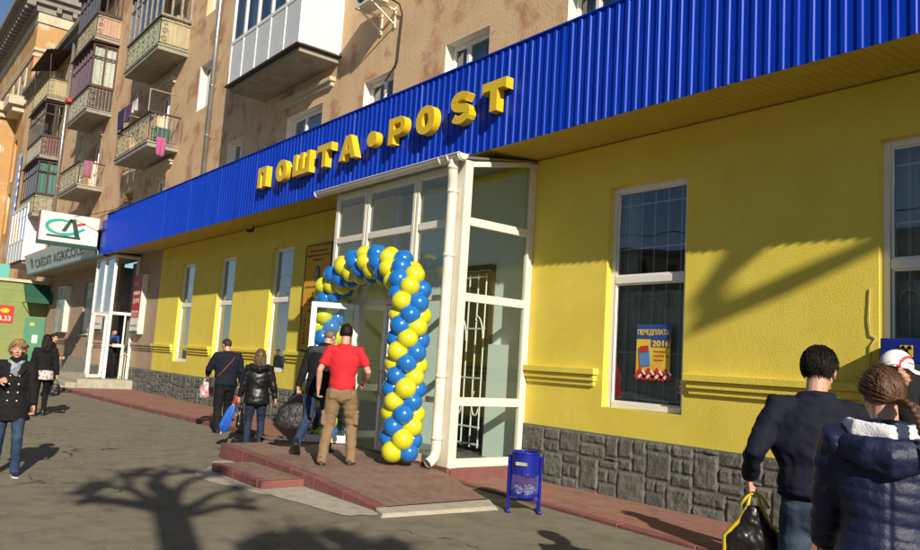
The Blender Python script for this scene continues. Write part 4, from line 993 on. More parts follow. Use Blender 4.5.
text_obj('CRÉDIT AGRICOLE','lettering',DGR,(-41.2,6.93,4.93),(1,0,0),uz,.46,bs,depth=.012,width=9.2)
m=MB()
for s_ in ((-42.35,-42.2),(-42.05,-41.75)): m.add([(s_[0],6.925,4.95),(s_[1],6.925,4.95),(s_[1]+.12,6.80,5.40),(s_[0]+.12,6.80,5.40)],[(0,1,2,3)])
m.build('emblem',DGR,bs)
sf=MB();sf.quad((-43.5,7.0,4.655),(-29.35,7.0,4.655),(-29.35,YW,4.70),(-43.5,YW,4.70));sf.quad((-43.5,6.85,5.62),(-29.35,6.85,5.62),(-29.35,YW,5.75),(-43.5,YW,5.75));sf.build('bank_canopy',SOB,bd)
# red poster box, posters on the bank wall
rb=thing('poster_box','tall red and white poster box beside the bank entrance','poster box',(-28,7.95,3))
m=MB();m.box(-28.2,-27.25,7.86,8.05,1.95,4.0);m.build('box',IVO,rb,bevel=.01)
PR2=M('poster_crimson',(.42,.018,.035),.35)
m=MB();m.box(-28.18,-27.28,7.85,7.858,2.5,3.98);m.build('poster',PR2,rb);m=MB();m.box(-28.18,-27.28,7.85,7.858,2.06,2.497);m.build('poster_foot',SW,rb);m=MB();m.box(-28.18,-27.28,7.851,7.858,1.96,2.055);m.build('base_strip',DGR,rb)
for s_,z,h,wd in (('Кредит',3.6,.17,.5),('готівкою',3.3,.16,.7),('24,99%',2.98,.19,.75),('без застави',2.68,.09,.7)): text_obj(s_,'lettering',SW,(-28.12,7.849,z),(1,0,0),(0,0,1),h,rb,depth=.003,width=wd,bold=.01)
text_obj('CRÉDIT AGRICOLE','lettering',DGR,(-28.12,7.849,2.2),(1,0,0),(0,0,1),.08,rb,depth=.003)
def pbox(x0,x1,z0,z1,label,c,c2,y=7.82):
    t=thing('poster_box',label,'poster box',((x0+x1)/2,y,(z0+z1)/2),group=None);m=MB();m.box(x0,x1,y,8.05,z0,z1);m.build('box',IVO,t,bevel=.01);m=MB();m.box(x0+.05,x1-.05,y-.008,y-.001,z0+.05,z1-.05);m.build('poster',M('poster_print',c,.4,col2=c2,vs=1.6,vc=(.4,.6)),t);return t
pbox(-40.18,-38.5,1.95,4.05,'grey and green picture poster box on the beige bank wall by the green cabin',(.10,.20,.17),(.42,.46,.46))
f=window(bd,-36.1,-34.7,1.9,4.1,YW+.1,hb=(),fwid=.08);
BHX=thing('poster','green poster over white filling the bank window','poster',(-35.4,8.1,3));m=MB();m.box(-35.98,-34.82,8.11,8.12,3.0,3.98);m.build('sheet',M('poster_green',(.03,.20,.13),.4),BHX);m=MB();m.box(-35.98,-34.82,8.11,8.12,2.02,2.996);m.build('sheet',M('poster_pale',(.35,.42,.48),.4,col2=(.6,.6,.58),vs=2),BHX)
text_obj('20%','lettering',SW,(-35.8,8.109,3.4),(1,0,0),(0,0,1),.35,BHX,depth=.003)
# ------------------------------------------------------------------ lime annex, green door, awning
ax_=thing('lime_annex','lime green single storey annex with a green metal door at the far left','annex',(-46,7,0))
XA=-43.4
m=MB();m.box(-60,XA,5.7,8.04,0,4.3);m.build('wall',LIM,ax_);m=MB();m.box(-60.1,XA+.12,5.6,8.04,4.3,4.45);m.build('roof',CRM,ax_)
m=MB()
for z in (.9,1.5,2.1,2.7,3.3,3.9): m.box(XA-.01,XA+.012,5.72,7.1,z,z+.05)
m.build('banding',M('lime_dark',(.22,.28,.07),.85),ax_)
m=MB();m.box(XA+.002,XA+.05,7.12,8.03,.12,2.6);GDR=M('green_door',(.075,.235,.14),.5,col2=(.06,.20,.12),vs=2);dd=m.build('door',GDR,ax_,bevel=.01);m=MB();m.box(XA+.051,XA+.056,7.5,7.75,1.35,1.75);m.build('notice',SW,dd);m=MB();m.ell((XA+.06,7.2,1.1),(.03,.03,.05),8,6);m.build('handle',ZINC,dd)
m=MB();m.box(XA+.055,XA+.06,7.35,7.55,2.2,2.35);m.build('notice',PYW,dd)
rp_=thing('poster','red price poster with white figures 8.33 on the lime wall','poster',(XA,6.2,2.8))
m=MB();m.box(XA+.013,XA+.03,5.85,6.58,2.25,3.1);m.build('sheet',PRD,rp_);text_obj('8.33','lettering',SW,(XA+.031,5.93,2.36),(0,1,0),(0,0,1),.24,rp_,depth=.003,width=.56,bold=.02)
m=MB();m.ell((XA+.032,6.2,2.85),(.006,.2,.12),12,6);m.build('badge',LET,rp_)
aw=thing('awning','dark green fabric awning over the green door','awning',(XA,7.4,3.6))
m=MB();m.add([(XA,6.85,4.25),(XA,8.0,4.25),(XA+1.2,8.0,3.55),(XA+1.2,6.85,3.55),(XA+1.2,8.0,3.3),(XA+1.2,6.85,3.3),(XA,6.85,4.2),(XA,8.0,4.2)],[(3,2,1,0),(5,4,2,3),(0,5,3),(1,2,4)]);m.build('canopy',M('awning_green',(.015,.085,.05),.8),aw)
m=MB();m.tube([(XA,6.9,3.3),(XA+1.2,6.9,3.3)],.02,6);m.tube([(XA,7.95,3.3),(XA+1.2,7.95,3.3)],.02,6);m.build('arm',BLK,aw)
ts=thing('sign','small pale teal sign board on the roof edge of the lime annex','sign',(XA,6,4.7));m=MB();m.box(XA+.02,XA+.12,5.55,6.15,4.46,5.1);m.build('board',M('teal_board',(.10,.42,.36),.5),ts)
vs_=thing('banner','narrow vertical blue and white banner at the end of the pink block','banner',(-57.5,7.9,10));m=MB();m.box(-57.9,-56.9,7.88,7.95,6.6,13.6);m.build('cloth',M('banner_cloth',(.62,.66,.72),.7,col2=(.10,.18,.42),vs=9,vc=(.48,.52),stretch=(3,1,.35)),vs_)
# ------------------------------------------------------------------ tall orange block at the end
ob=thing('corner_block','tall orange corner block with heavy grey cornices and round medallions','building',(-70,8,0))
m=MB();wall_holes(-95,-58.02,0,24.0,YW,[(-61.5,-60.3,12.3,15.2),(-61.5,-60.3,8.6,11.4),(-66,-64.8,12.3,15.2)],.25,m);m.quad((-58.02,YW,16),(-58.02,22,16),(-58.02,22,24),(-58.02,YW,24));m.box(-95,-62,5.0,YW-.01,0,17.2);m.build('wall',ORG,ob)
m=MB();m.box(-95,-57.2,YW-1.3,22.9,24.6,25.0);m.box(-95,-57.5,YW-.9,22.6,24.2,24.598);m.box(-95,-57.8,YW-.35,22.3,23.7,24.198)
x=-90
while x<-57.5: m.box(x,x+.3,YW-.88,YW-.36,23.85,24.19);x+=.85
for k in range(12): m.box(-57.82,-57.52,9+k*1.0,9.3+k*1.0,23.85,24.19)
m.build('cornice',GRY,ob)
m=MB();m.box(-95,-57.9,YW-.06,22.1,21.0,21.2);m.box(-95,-57.95,YW-.1,22.08,20.6,20.8)
m.box(-95,-57.9,YW-.05,22.05,23.0,23.7);m.build('string_course',CRM,ob)
m=MB();m.box(-62.0,-59.0,YW-1.0,YW+.1,17.3,17.9);m.box(-62,-59.3,YW-.7,YW+.1,16.9,17.298);m.box(-95,-61.4,4.2,YW-1.0,17.3,17.9);m.box(-95,-61.7,4.6,YW-.7,16.9,17.298);m.build('cornice',CRM,ob)
for k in range(6):
    x=-60.6-k*2.6
    m=MB();m.box(x-.55,x+.55,YW-.08,YW+.01,18.3,20.3);f=m.build('niche',CRM,ob);m=MB();m.ell((x,YW-.1,19.6),(.38,.08,.38),14,8);m.build('medallion',GRY,f,smooth=True)
window(ob,-61.49,-60.31,12.31,15.19,YW+.15,hb=(14.3,),fwid=.12);window(ob,-61.49,-60.31,8.61,11.39,YW+.15,hb=(10.5,),fwid=.12)
m=MB();m.quad((-95,YW+.9,0),(-58.1,YW+.9,0),(-58.1,YW+.9,24),(-95,YW+.9,24));m.build('interior_wall',DRK,ob)  # room darkness put into the colour of a backing sheet
# window with white surround on the projecting wing (faces the street corner)
m=MB()
for z in (8.6,12.3):
    for a in ((6.0,6.12),(7.18,7.3)): m.box(-61.99,-61.9,a[0],a[1],z,z+2.6)
    m.box(-61.99,-61.9,6.12,7.18,z+2.48,z+2.6);m.box(-61.99,-61.88,5.95,7.35,z-.12,z)
f=m.build('window',WHT,ob);g=MB()
for z in (8.6,12.3): g.quad((-61.96,6.12,z),(-61.96,7.18,z),(-61.96,7.18,z+2.48),(-61.96,6.12,z+2.48))
g.build('pane',M('dark_pane',(.03,.04,.05),.1),f)
# ------------------------------------------------------------------ air conditioner
ac=thing('air_conditioner','white air conditioner unit on wall brackets right of the white balcony','air conditioner',(-13,7.6,8.9))
m=MB();m.box(-13.4,-12.62,7.44,7.78,8.70,9.26);m.build('case',IVO,ac,bevel=.02)
m=MB();m.ell((-13.1,7.432,8.98),(.22,.012,.22),20,6);m.build('fan_grille',BLK,ac,smooth=True)
for x in (-13.25,-12.75):
    m=MB();m.bar((x,7.44,8.68),(x,8.04,8.68),.035,.035);m.bar((x,7.5,8.66),(x,8.04,8.36),.03,.03);m.bar((x,8.03,8.3),(x,8.03,8.75),.035,.03);m.build('bracket',IVO,ac)
m=MB();m.tube([(-12.6,7.7,8.8),(-12.5,7.95,8.7),(-12.48,8.02,8.5),(-12.5,8.0,7.5),(-12.9,8.0,7.2)],.018,6);m.build('pipe',BLK,ac)
# ------------------------------------------------------------------ small things on the wall
sc_=thing('security_camera','small dark security camera under the yellow soffit','security camera',(-18.5,7.8,4.7));m=MB();m.tube([(-18.5,7.9,4.79),(-18.5,7.9,4.66)],.02,8);m.build('bracket',BLK,sc_);m=MB();m.obox((-18.47,7.8,4.64),(.5,-.8,-.25),(.8,.5,0),(.2,-.2,.9),.11,.04,.04);m.build('body',BLK,sc_,bevel=.008)
cb=MB();cb.tube([(-3.46,YW-.012,2.62),(-3.47,YW-.014,2.3),(-3.455,YW-.012,2.15),(-3.40,YW-.012,2.12),(-3.45,YW-.014,2.05),(-3.47,YW-.013,1.7),(-3.43,YW-.02,1.42),(-3.3,YW-.06,1.40)],.006,6);o=cb.build('cable',M('cream_cable',(.5,.4,.15),.5),smooth=True);tag(o,'thin loose cable running down beside the right hand window','cable')
for i,(a,b,s_) in enumerate((((-26.0,6.95,6.4),(-36,6.9,6.55),.35),((-29.9,6.0,5.98),(-27,8.0,6.8),.15))):
    cb=MB();a=Vector(a);b=Vector(b);cb.tube([a.lerp(b,t/12)-Vector((0,0,s_*4*(t/12)*(1-t/12))) for t in range(13)],.012,5)
    o=cb.build('cable',BLK,smooth=True);tag(o,('long slack black cable along the wall behind the projecting bank sign','short black cable from the projecting bank sign to the wall')[i],'cable')
# laundry
def cloth(name,label,a,b,z,h,mat,seed=0,taper=0):
    a=Vector(a);b=Vector(b);m=MB();n=12;k=8;V=[]
    d=(b-a).normalized();nr=Vector((-d.y,d.x,0))
    for j in range(k+1):
        for i in range(n+1):
            u=i/n;v=j/k;p=a.lerp(b,.5+(u-.5)*(1-taper*v));V.append(p+nr*(.05*math.sin(u*9+seed)*v)+Vector((0,0,z-h*v+.02*math.sin(u*5+seed)*v)))
    m.add(V,[(j*(n+1)+i,j*(n+1)+i+1,(j+1)*(n+1)+i+1,(j+1)*(n+1)+i) for j in range(k) for i in range(n)])
    o=m.build(name,mat,smooth=True);sd=o.modifiers.new('thickness','SOLIDIFY');sd.thickness=.012
    return tag(o,label,'laundry')
cloth('hanging_cloth','dark navy clothes hanging on the laundry balcony rail',(-29.2,6.93,0),(-28.3,6.93,0),9.9,.75,M('cloth_navy',(.015,.02,.09),.9),1)
cloth('hanging_cloth','purple cloth hanging beside the navy clothes',(-28.2,6.93,0),(-27.5,6.93,0),9.88,.6,M('cloth_purple',(.08,.03,.09),.9),3)
cloth('hanging_cloth','white vest hanging at the right end of the clothes line',(-27.4,6.93,0),(-26.8,6.93,0),9.86,.4,M('cloth_white',(.5,.5,.55),.9),5,.3)
cloth('hanging_cloth','bright pink towel hanging below the laundry balcony floor',(-25.56,7.30,0),(-25.56,7.62,0),8.38,.62,M('cloth_pink',(.36,.08,.20),.9),2,.3)
cloth('hanging_cloth','teal blanket draped inside the laundry balcony corner',(-25.7,7.15,0),(-25.72,7.8,0),8.75,.5,M('cloth_teal',(.03,.09,.08),.9),4)
cloth('hanging_cloth','pink patterned cloth on the lower left balcony rail',(-35.06,7.2,0),(-35.06,7.55,0),9.2,.72,M('cloth_pinkdot',(.32,.14,.22),.9,col2=(.2,.06,.12),vs=16),6)
fp=MB();fp.box(-38.95,-38.3,6.86,7.04,12.45,12.62);o=fp.build('flower_box',M('flower_red',(.42,.05,.03),.7));tag(o,'small red flower box on the outside of the maroon glazed balcony','flower box')
# ------------------------------------------------------------------ people
def remesh(mb,voxel,mat,name,smooth=4,disp=None):
    me=bpy.data.meshes.new('tmp');me.from_pydata(mb.v,[],mb.f);me.update()
    t=bpy.data.objects.new('tmp',me);COL.objects.link(t)
    r=t.modifiers.new('r','REMESH');r.mode='VOXEL';r.voxel_size=voxel;r.use_smooth_shade=True
    if smooth: s=t.modifiers.new('s','SMOOTH');s.factor=.5;s.iterations=smooth
    bpy.context.view_layer.update();dg=bpy.context.evaluated_depsgraph_get()
    out=bpy.data.meshes.new_from_object(t.evaluated_get(dg));out.name=name
    bpy.data.objects.remove(t);bpy.data.meshes.remove(me)
    if disp:
        N=[v.normal.copy() for v in out.vertices]
        for v,n in zip(out.vertices,N): v.co=v.co+n*disp(v.co,n)
    out.polygons.foreach_set('use_smooth',[True]*len(out.polygons))
    out.materials.clear();out.materials.append(mat)
    return out
def ik(a,b,l1,l2,hint):
    a=Vector(a);b=Vector(b);d=b-a;L=d.length
    if L>(l1+l2)*.999: b=a+d.normalized()*(l1+l2)*.999;d=b-a;L=d.length
    t=d.normalized();x=(l1*l1-l2*l2+L*L)/(2*L);h=math.sqrt(max(0,l1*l1-x*x))
    hv=Vector(hint);hv=(hv-t*hv.dot(t)).normalized()
    return a+t*x+hv*h,b
def wrink(amp,f=9,seed=0,horiz=2.2):
    def g(p,n):
        q=Vector((p.x*f*.8+seed,p.y*f*.8,p.z*f*horiz));w1=noise.noise(q);q2=Vector((p.x*f*2.2+seed,p.y*f*2.2+5,p.z*f*2.6+p.x*f));w2=noise.noise(q2)
        return amp*(w1+.45*w2-.25*abs(w1))
    return g
def hand_geo(mb,w,d,n,thumb,curl=.5,spread=1.0,s=1.0):
    """palm + five fingers; w wrist, d towards knuckles, n palm normal, thumb = side vector"""
    w=Vector(w);d=Vector(d).normalized();n=Vector(n);n=(n-d*n.dot(d)).normalized();sd=d.cross(n)
    if sd.dot(Vector(thumb))<0: sd=-sd
    mb.loft([(w-d*.03,.028*s,.022*s),(w+d*.015*s,.031*s,.021*s),(w+d*.055*s,.041*s,.0175*s),(w+d*.088*s,.042*s,.0145*s)],12,ref=n,cap=.5)
    tips=[]
    for i,(o,L,r) in enumerate(((.031,.072,.0095),(.0105,.080,.010),(-.0105,.074,.0095),(-.031,.058,.0085))):
        p=w+d*(.086-.006*abs(i-1))*s+sd*(o*s);dr=(d+sd*(o*1.6*spread)).normalized();pts=[p-dr*.02*s,p];a=0
        for q,fr in enumerate((.42,.32,.26)):
            a+=curl*(.75,.95,.75)[q]*(1+.12*i);dd=dr*math.cos(a)+n*math.sin(a);p=p+dd*(L*fr*s);pts.append(p)
        mb.tube(pts,[r*s,r*s,r*.97*s,r*.9*s,r*.72*s],8);mb.ell(pts[-1],(r*.75*s,)*3,8,6);tips.append(p)
    p=w+d*.03*s+sd*.03*s;dr=(d*.65+sd*.75+n*.25).normalized();pts=[w+d*.018*s+sd*.012*s,p]
    p=p+dr*.034*s;pts.append(p);dr2=(dr+d*.6+n*curl*.5).normalized();p=p+dr2*.032*s;pts.append(p)
    mb.tube(pts,[.014*s,.0145*s,.0115*s,.008*s],8);mb.ell(p,(.0085*s,)*3,8,6)
    return w+d*.10*s+n*.03*s
HAIR={}
def hairmat(c,c2):
    k=(c,c2)
    if k not in HAIR: HAIR[k]=M('hair',c,.55 if max(c)<.03 else .42,col2=c2,vs=26,vc=(.35,.65),stretch=(2.4,2.4,.35),bump=.5,bs=60,bd=.01,spec=.2 if max(c)<.03 else .35)
    return HAIR[k]
def person(label,loc,face,h,top,legs,hair,shoes,lean=0,twist=0,head=(0,0,0),wl=(-.27,.04,.86),wr=(.27,.04,.86),fl=(-.10,.02,0),fr=(.10,-.02,0),elb=(0,-1,-.15),bulk=1.0,sh=1.0,skin=SKIN,curl=(.6,.6),palm=None,voxel=.0075,group=None,hipz=.93,feat=True,foot_yaw=(8,-8),female=False,hmat=None,hs=1.0):
    k=h/1.78
    ROT=Matrix.Rotation(R_(face-90),3,'Z');LOC=Vector(loc)
    def U(v):  # upper body: lean forward about the hips, twist
        v=Vector(v);v=v-Vector((0,0,.95));v=Matrix.Rotation(R_(twist),3,'Z')@v;v=Matrix.Rotation(-R_(lean),3,'X')@v
        return v+Vector((0,0,.95))
    NK=Vector((0,-.012,1.50))
    HR=Matrix.Rotation(R_(head[0]),3,'Z')@Matrix.Rotation(-R_(head[1]),3,'X')@Matrix.Rotation(R_(head[2]),3,'Y')
    HRU=Matrix.Rotation(-R_(lean*.35),3,'X')@Matrix.Rotation(R_(twist),3,'Z')@HR
    def H(v): return U(NK)+HRU@((Vector(v)-NK)*hs)
    HC=Vector((0,.012,1.668))
    # skeleton
    S={};E={};W={}
    for sd,w in ((-1,wl),(1,wr)):
        S[sd]=U((sd*.178*sh,-.01,1.435));E[sd],W[sd]=ik(S[sd],w,.285,.255,(sd*.35+elb[0]*sd,elb[1],elb[2]))
    HJ={};K={};A={};FD={}
    for sd,f,fy in ((-1,fl,foot_yaw[0]),(1,fr,foot_yaw[1])):
        HJ[sd]=Vector((sd*.088,0,hipz-.02));fd=Vector((math.sin(R_(-fy)),math.cos(R_(-fy)),0));FD[sd]=fd
        an=Vector((f[0],f[1],.085+f[2]));K[sd],A[sd]=ik(HJ[sd],an,.43,.425,(sd*.08,1,0))
    skin_m=skin
    b=MB()
    # body
    b.loft([(Vector((0,0,.84)),.14,.095),(U((0,0,.98)),.145,.10),(U((0,.0,1.12)),.13,.09),(U((0,0,1.28)),.15,.10),(U((0,-.01,1.40)),.155,.09),(U((0,-.012,1.47)),.10,.065),(U((0,-.012,1.505)),.058,.055)],16)
    b.loft([(U((0,-.018,1.44)),.062,.058),(U((0,-.012,1.50)),.054,.055),(H((0,-.004,1.56)),.058,.060),(H((0,-.004,1.62)),.057,.060)],14)
    for sd in (-1,1):
        b.loft([(S[sd].lerp(U((0,0,1.43)),.35),.05,.055),(S[sd],.052,.055),(S[sd].lerp(E[sd],.4),.045,.047),(E[sd],.038,.038),(E[sd].lerp(W[sd],.3),.039,.037),(W[sd].lerp(E[sd],.15),.028,.024),(W[sd],.026,.021)],12)
        b.loft([(HJ[sd]+Vector((0,0,.03)),.075,.08),(HJ[sd].lerp(K[sd],.35),.072,.075),(K[sd],.048,.05),(K[sd].lerp(A[sd],.3),.05,.052),(A[sd],.034,.036),(A[sd]-Vector((0,0,.03)),.034,.038)],12)
        b.loft([(A[sd]-FD[sd]*.03-Vector((0,0,.045)),.03,.03),(A[sd]+FD[sd]*.06-Vector((0,0,.05)),.035,.025),(A[sd]+FD[sd]*.13-Vector((0,0,.06)),.036,.016)],10,ref=(0,0,1))
        d=(W[sd]-E[sd]).normalized();pn=(palm or {}).get(sd,Vector((-sd,.25,0)))
        S[('grip',sd)]=hand_geo(b,W[sd],(palm or {}).get(('d',sd),d),pn,(0,1,.2),curl[0 if sd<0 else 1],s=.98)
    # head
    def he(c,r,rot=None): b.ell(H(HC+Vector(c)),r,14,10,rot=(HRU@rot if rot else HRU))
    he((0,-.012,.02),(.073,.094,.092));he((0,.028,-.045),(.058,.062,.082));he((0,.052,-.098),(.030,.032,.022));he((0,.012,-.075),(.054,.056,.045))
    he((0,.073,.022),(.047,.018,.014));he((-.036,.062,-.03),(.021,.02,.024));he((.036,.062,-.03),(.021,.02,.024))
    b.loft([(H(HC+Vector((0,.086,.012))),.008,.009),(H(HC+Vector((0,.098,-.012))),.010,.011),(H(HC+Vector((0,.108,-.034))),.015,.013)],8,ref=(1,0,0))
    he((-.012,.095,-.037),(.009,.011,.008));he((.012,.095,-.037),(.009,.011,.008))
    he((0,.083,-.066),(.022,.012,.012))
    for sd in (-1,1): he((sd*.077,-.008,-.012),(.010,.021,.033),Matrix.Rotation(R_(-14),3,'X')@Matrix.Rotation(R_(sd*18),3,'Z'));he((sd*.074,.004,-.034),(.008,.010,.012))
    me=remesh(b,voxel,skin_m,'person',smooth=2)
    body=bpy.data.objects.new('person',me);body.location=LOC;body.rotation_euler=(0,0,R_(face-90));body.scale=(k,k,k);COL.objects.link(body);tag(body,label,'person',group)
    def child(name,mb_,mat,voxel_=.012,smooth=5,disp=None):
        m_=remesh(mb_,voxel_,mat,name,smooth,disp);o=bpy.data.objects.new(name,m_);link(o,body);return o
    def raw(name,mb_,mat,smooth=True,bevel=0):
        return mb_.build(name,mat,body,smooth=smooth,bevel=bevel,local=True)
    # face details
    if feat:
        e=MB();
        for sd in (-1,1): e.ell(H(HC+Vector((sd*.031,.074,.006))),(.0125,.0115,.0085),10,8,rot=HRU)
        raw('eye',e,EYEW)
        e=MB()
        for sd in (-1,1): e.ell(H(HC+Vector((sd*.031,.0845,.006))),(.0062,.0025,.0062),8,6,rot=HRU)
        raw('iris',e,IRIS)
        e=MB()
        for sd in (-1,1): e.tube([H(HC+Vector((sd*(.015+.012*q),.089-.006*q*q*.45,.026+.004*q-.002*q*q))) for q in range(4)],[.003,.004,.0035,.002],5)
        raw('eyebrow',e,hairmat(hair.get('c',(.03,.02,.015)),hair.get('c2',(.05,.03,.02))))
        e=MB();e.ell(H(HC+Vector((0,.0945,-.063))),(.021,.005,.005),10,6,rot=HRU);e.ell(H(HC+Vector((0,.0935,-.071))),(.017,.005,.005),10,6,rot=HRU);raw('lips',e,LIPS)
    # hair shell that sinks under the skin where the face is
    hm=hairmat(hair.get('c',(.03,.02,.015)),hair.get('c2',(.05,.03,.02)))
    hb=MB();tk=hair.get('t',.014);lo=hair.get('nape',-.75);fh=hair.get('front',.45);rough=hair.get('rough',.004);fq=hair.get('fq',22);bald=hair.get('bald',0)
    def hf(d,q):
        mface=max(0,min(1,(d.y-.25)/.2))       # 1 towards the face
        lim=lo*(1-mface)+fh*mface
        if abs(d.x)>.6 and d.y>-.15: lim=max(lim,hair.get('side',-.25))
        m=max(0,min(1,(d.z-lim)/.26));m=m*m*(3-2*m)
        if bald and d.z>.35 and d.y>-.75: m*=max(0,1-(d.z-.35)/.2)*0+.0
        nz=rough*(noise.noise(d*fq*.35)+.7*noise.noise(Vector((d.x*fq,d.y*fq,d.z*fq*.5))))
        return q*(1+(tk*m-.010*(1-m))/.085)+d*nz*m*1.3
    hb.ell(H(HC+Vector((0,-.012,.02))),(.076,.097,.094),56,40,rot=HRU,fn=hf)
    ho=raw('hair',hb,hm)
    kind=hair.get('kind','short')
    if hair.get('strands'):
        sb_=MB();random.seed(9)
        for i in range(hair['strands']):
            d=Vector((random.gauss(0,1),random.gauss(-.3,1),random.gauss(.2,1))).normalized()
            if d.y>.3 and d.z<fh+.1: continue
            if d.z<lo+.22: continue
            if abs(d.x)>.6 and d.y>-.15 and d.z<hair.get('side',-.25)+.2: continue
            f_=1+tk*.8/.085;p=HC+Vector((d.x*.076*f_,-.012+d.y*.097*f_,.02+d.z*.094*f_));dn=Vector((random.uniform(-.3,.3),random.uniform(-.5,.1),-1));dn=(dn-d*dn.dot(d)).normalized()
            L_=random.uniform(.018,.034);sb_.tube([H(p),H(p+dn*L_*.5+d*.003),H(p+dn*L_+d*random.uniform(.0,.003))],[.0018,.0017,.0006],4,caps=False)
        raw('hair_strands',sb_,hm)
    if kind in('long','wavy'):
        lb=MB();L=hair.get('len',.30);wv=.012 if kind=='wavy' else .004;random.seed(int(h*1000))
        for i in range(90):
            a=R_(random.uniform(168,372));rr=.070+random.uniform(-.006,.012)
            p0=HC+Vector((rr*math.cos(a),-.02+rr*1.15*math.sin(a),random.uniform(-.01,.07)));pts=[];LL=L*random.uniform(.75,1.05)
            ph=random.uniform(0,6)
            for q in range(9):
                t=q/8;pts.append(H(p0+Vector((p0.x*.45*t*(1-.5*t)+wv*math.sin(ph+t*11),-.035*t-.02*abs(math.sin(a))*t+wv*math.cos(ph+t*10),-LL*t))))
            lb.tube(pts,[.011,.014,.014,.013,.013,.012,.011,.009,.004],5)
        raw('hair_lengths',lb,hm)
    if kind=='curly':
        lb=MB();random.seed(4)
        for i in range(300):
            d=Vector((random.gauss(0,1),random.gauss(0,1),random.gauss(.35,.8))).normalized()
            if d.y>.35 and d.z<.42: continue
            if d.z<-.62: continue
            p=HC+Vector((d.x*.088,-.012+d.y*.105,.02+d.z*.104));r=random.uniform(.012,.026)
            ax1=d.orthogonal().normalized();ax2=d.cross(ax1);ph=random.uniform(0,6)
            lb.tube([H(p+ax1*(r*math.cos(ph+t*.8))+ax2*(r*math.sin(ph+t*.8))+d*(.004*t)+Vector((0,0,-.004*t))) for t in range(8)],.0038,5)
        raw('hair_curls',lb,hm)
    if kind=='braid':
        lb=MB();random.seed(2)
        # swept back strands gathered at the nape
        g0=HC+Vector((.045,-.115,-.055))
        for i in range(150):
            a=R_(random.uniform(-12,192));el=R_(random.uniform(5,85))
            d=Vector((math.cos(a)*math.cos(el),math.sin(a)*.75*math.cos(el)+.0,math.sin(el)))
            if d.y>.55 and d.z<.5: continue
            p0=HC+Vector((d.x*.092,-.012+d.y*.112,.02+d.z*.109))
            pts=[]
            for q in range(8):
                t=q/7;dd=(p0-HC).lerp(g0-HC,t);c=Vector((dd.x/.0915,(dd.y+.012)/.112,(dd.z-.02)/.109));
                if c.length<1 and t<.85: dd=Vector((dd.x/c.length,(dd.y+.012)/c.length-.012,(dd.z-.02)/c.length+.02))
                pts.append(H(HC+dd+Vector((random.uniform(-.001,.001),0,random.uniform(-.001,.001)))))
            lb.tube(pts,[.002,.0045,.005,.005,.005,.005,.0045,.004],5)
        # braid
        n=9
        for q in range(n):
            t=q/n;base_=g0+Vector((.030*t,-.015-.125*min(1,t*1.7),-.008-.03*min(1,t*1.7)-.21*max(0,t-.3)))
            for sg in (-1,1):
                lb.ell(H(base_+Vector((sg*.013*(1-.3*t),0,-.006*sg))),(.019*(1-.25*t),.019*(1-.2*t),.017),10,7,rot=HRU@Matrix.Rotation(R_(sg*38),3,'Y'))
        lb.tube([H(g0+Vector((.010,-.02,-.02+.003*math.sin(k_))))+HRU@Vector((.022*math.cos(k_),.02*math.sin(k_),0)) for k_ in [x*.5 for x in range(13)]],.005,5)
        for i in range(26):
            a=random.uniform(0,6.28);p=g0+Vector((.03,-.145,-.20));lb.tube([H(p),H(p+Vector((.012*math.cos(a)+.02,.012*math.sin(a)-.01,-.04))),H(p+Vector((.022*math.cos(a)+.045,.02*math.sin(a)-.01,-.05-random.uniform(.01,.035))))],[.006,.005,.001],5)
        for i in range(60):
            a=R_(random.uniform(0,360));el=R_(random.uniform(-10,80));d=Vector((math.cos(a)*math.cos(el),math.sin(a)*math.cos(el),math.sin(el)))
            if d.y>.3 and d.z<.5: continue
            p=HC+Vector((d.x*.095,-.012+d.y*.115,.02+d.z*.112));t_=Vector((random.uniform(-.4,.6),-1,-.6));t_=(t_-d*t_.dot(d)).normalized();L_=random.uniform(.04,.09)
            lb.tube([H(p),H(p+t_*L_*.5+d*.008),H(p+t_*L_+d*random.uniform(.0,.016))],[.0012,.0011,.0006],4,caps=False)
        raw('braid',lb,hm)
    # trousers
    tb=MB();q=legs.get('bulk',1.0);Wd=legs.get('waist',1.0)
    tb.loft([(Vector((0,-.01,.82)),.155*Wd,.115*Wd),(U((0,-.012,.90)),.172*Wd,.128*Wd),(U((0,-.005,.98)),.165*Wd,.118*Wd),(U((0,0,1.05)),.152*Wd,.108*Wd)],18)
    for sd in (-1,1):
        ank=A[sd]+Vector((0,0,legs.get('hem',.0)))-Vector((0,0,.045))
        tb.loft([(HJ[sd]+Vector((0,-.01,.02)),.092*q*Wd,.105*q*Wd),(HJ[sd].lerp(K[sd],.3),.09*q,.098*q),(HJ[sd].lerp(K[sd],.7),.075*q,.08*q),(K[sd],.066*q,.07*q),(K[sd].lerp(A[sd],.3)-Vector((0,.01,0)),.064*q,.068*q),(K[sd].lerp(A[sd],.75),.056*q,.06*q),(A[sd],.055*q,.060*q),(ank,.058*q,.062*q)],16,cap=.12)
    if legs.get('pocket'):
        for sd in (-1,1):
            p=HJ[sd].lerp(K[sd],.78)+Vector((sd*.068*q,-.01,0));tb.obox(p,(1,0,0),(0,1,0),(0,0,1),.022,.065,.085);tb.obox(p+Vector((sd*.006,0,.075)),(1,0,0),(0,1,0),(0,0,1),.022,.07,.02)
        for sd in (-1,1): tb.obox(U((sd*.08,-.118,.885)),(1,0,0),(0,1,0),(0,0,1),.05,.012,.06);tb.obox(U((sd*.08,-.122,.935)),(1,0,0),(0,1,0),(0,0,1),.052,.014,.016)
    child('trousers',tb,legs['m'],legs.get('vox',.0115),3,wrink(legs.get('wr',.008),9,3.3,1.8))
    # top
    jb=MB();z0=top.get('hem',.83);B=bulk*top.get('bulk',1.0);fx=1.0 if not female else .94
    secs=[]
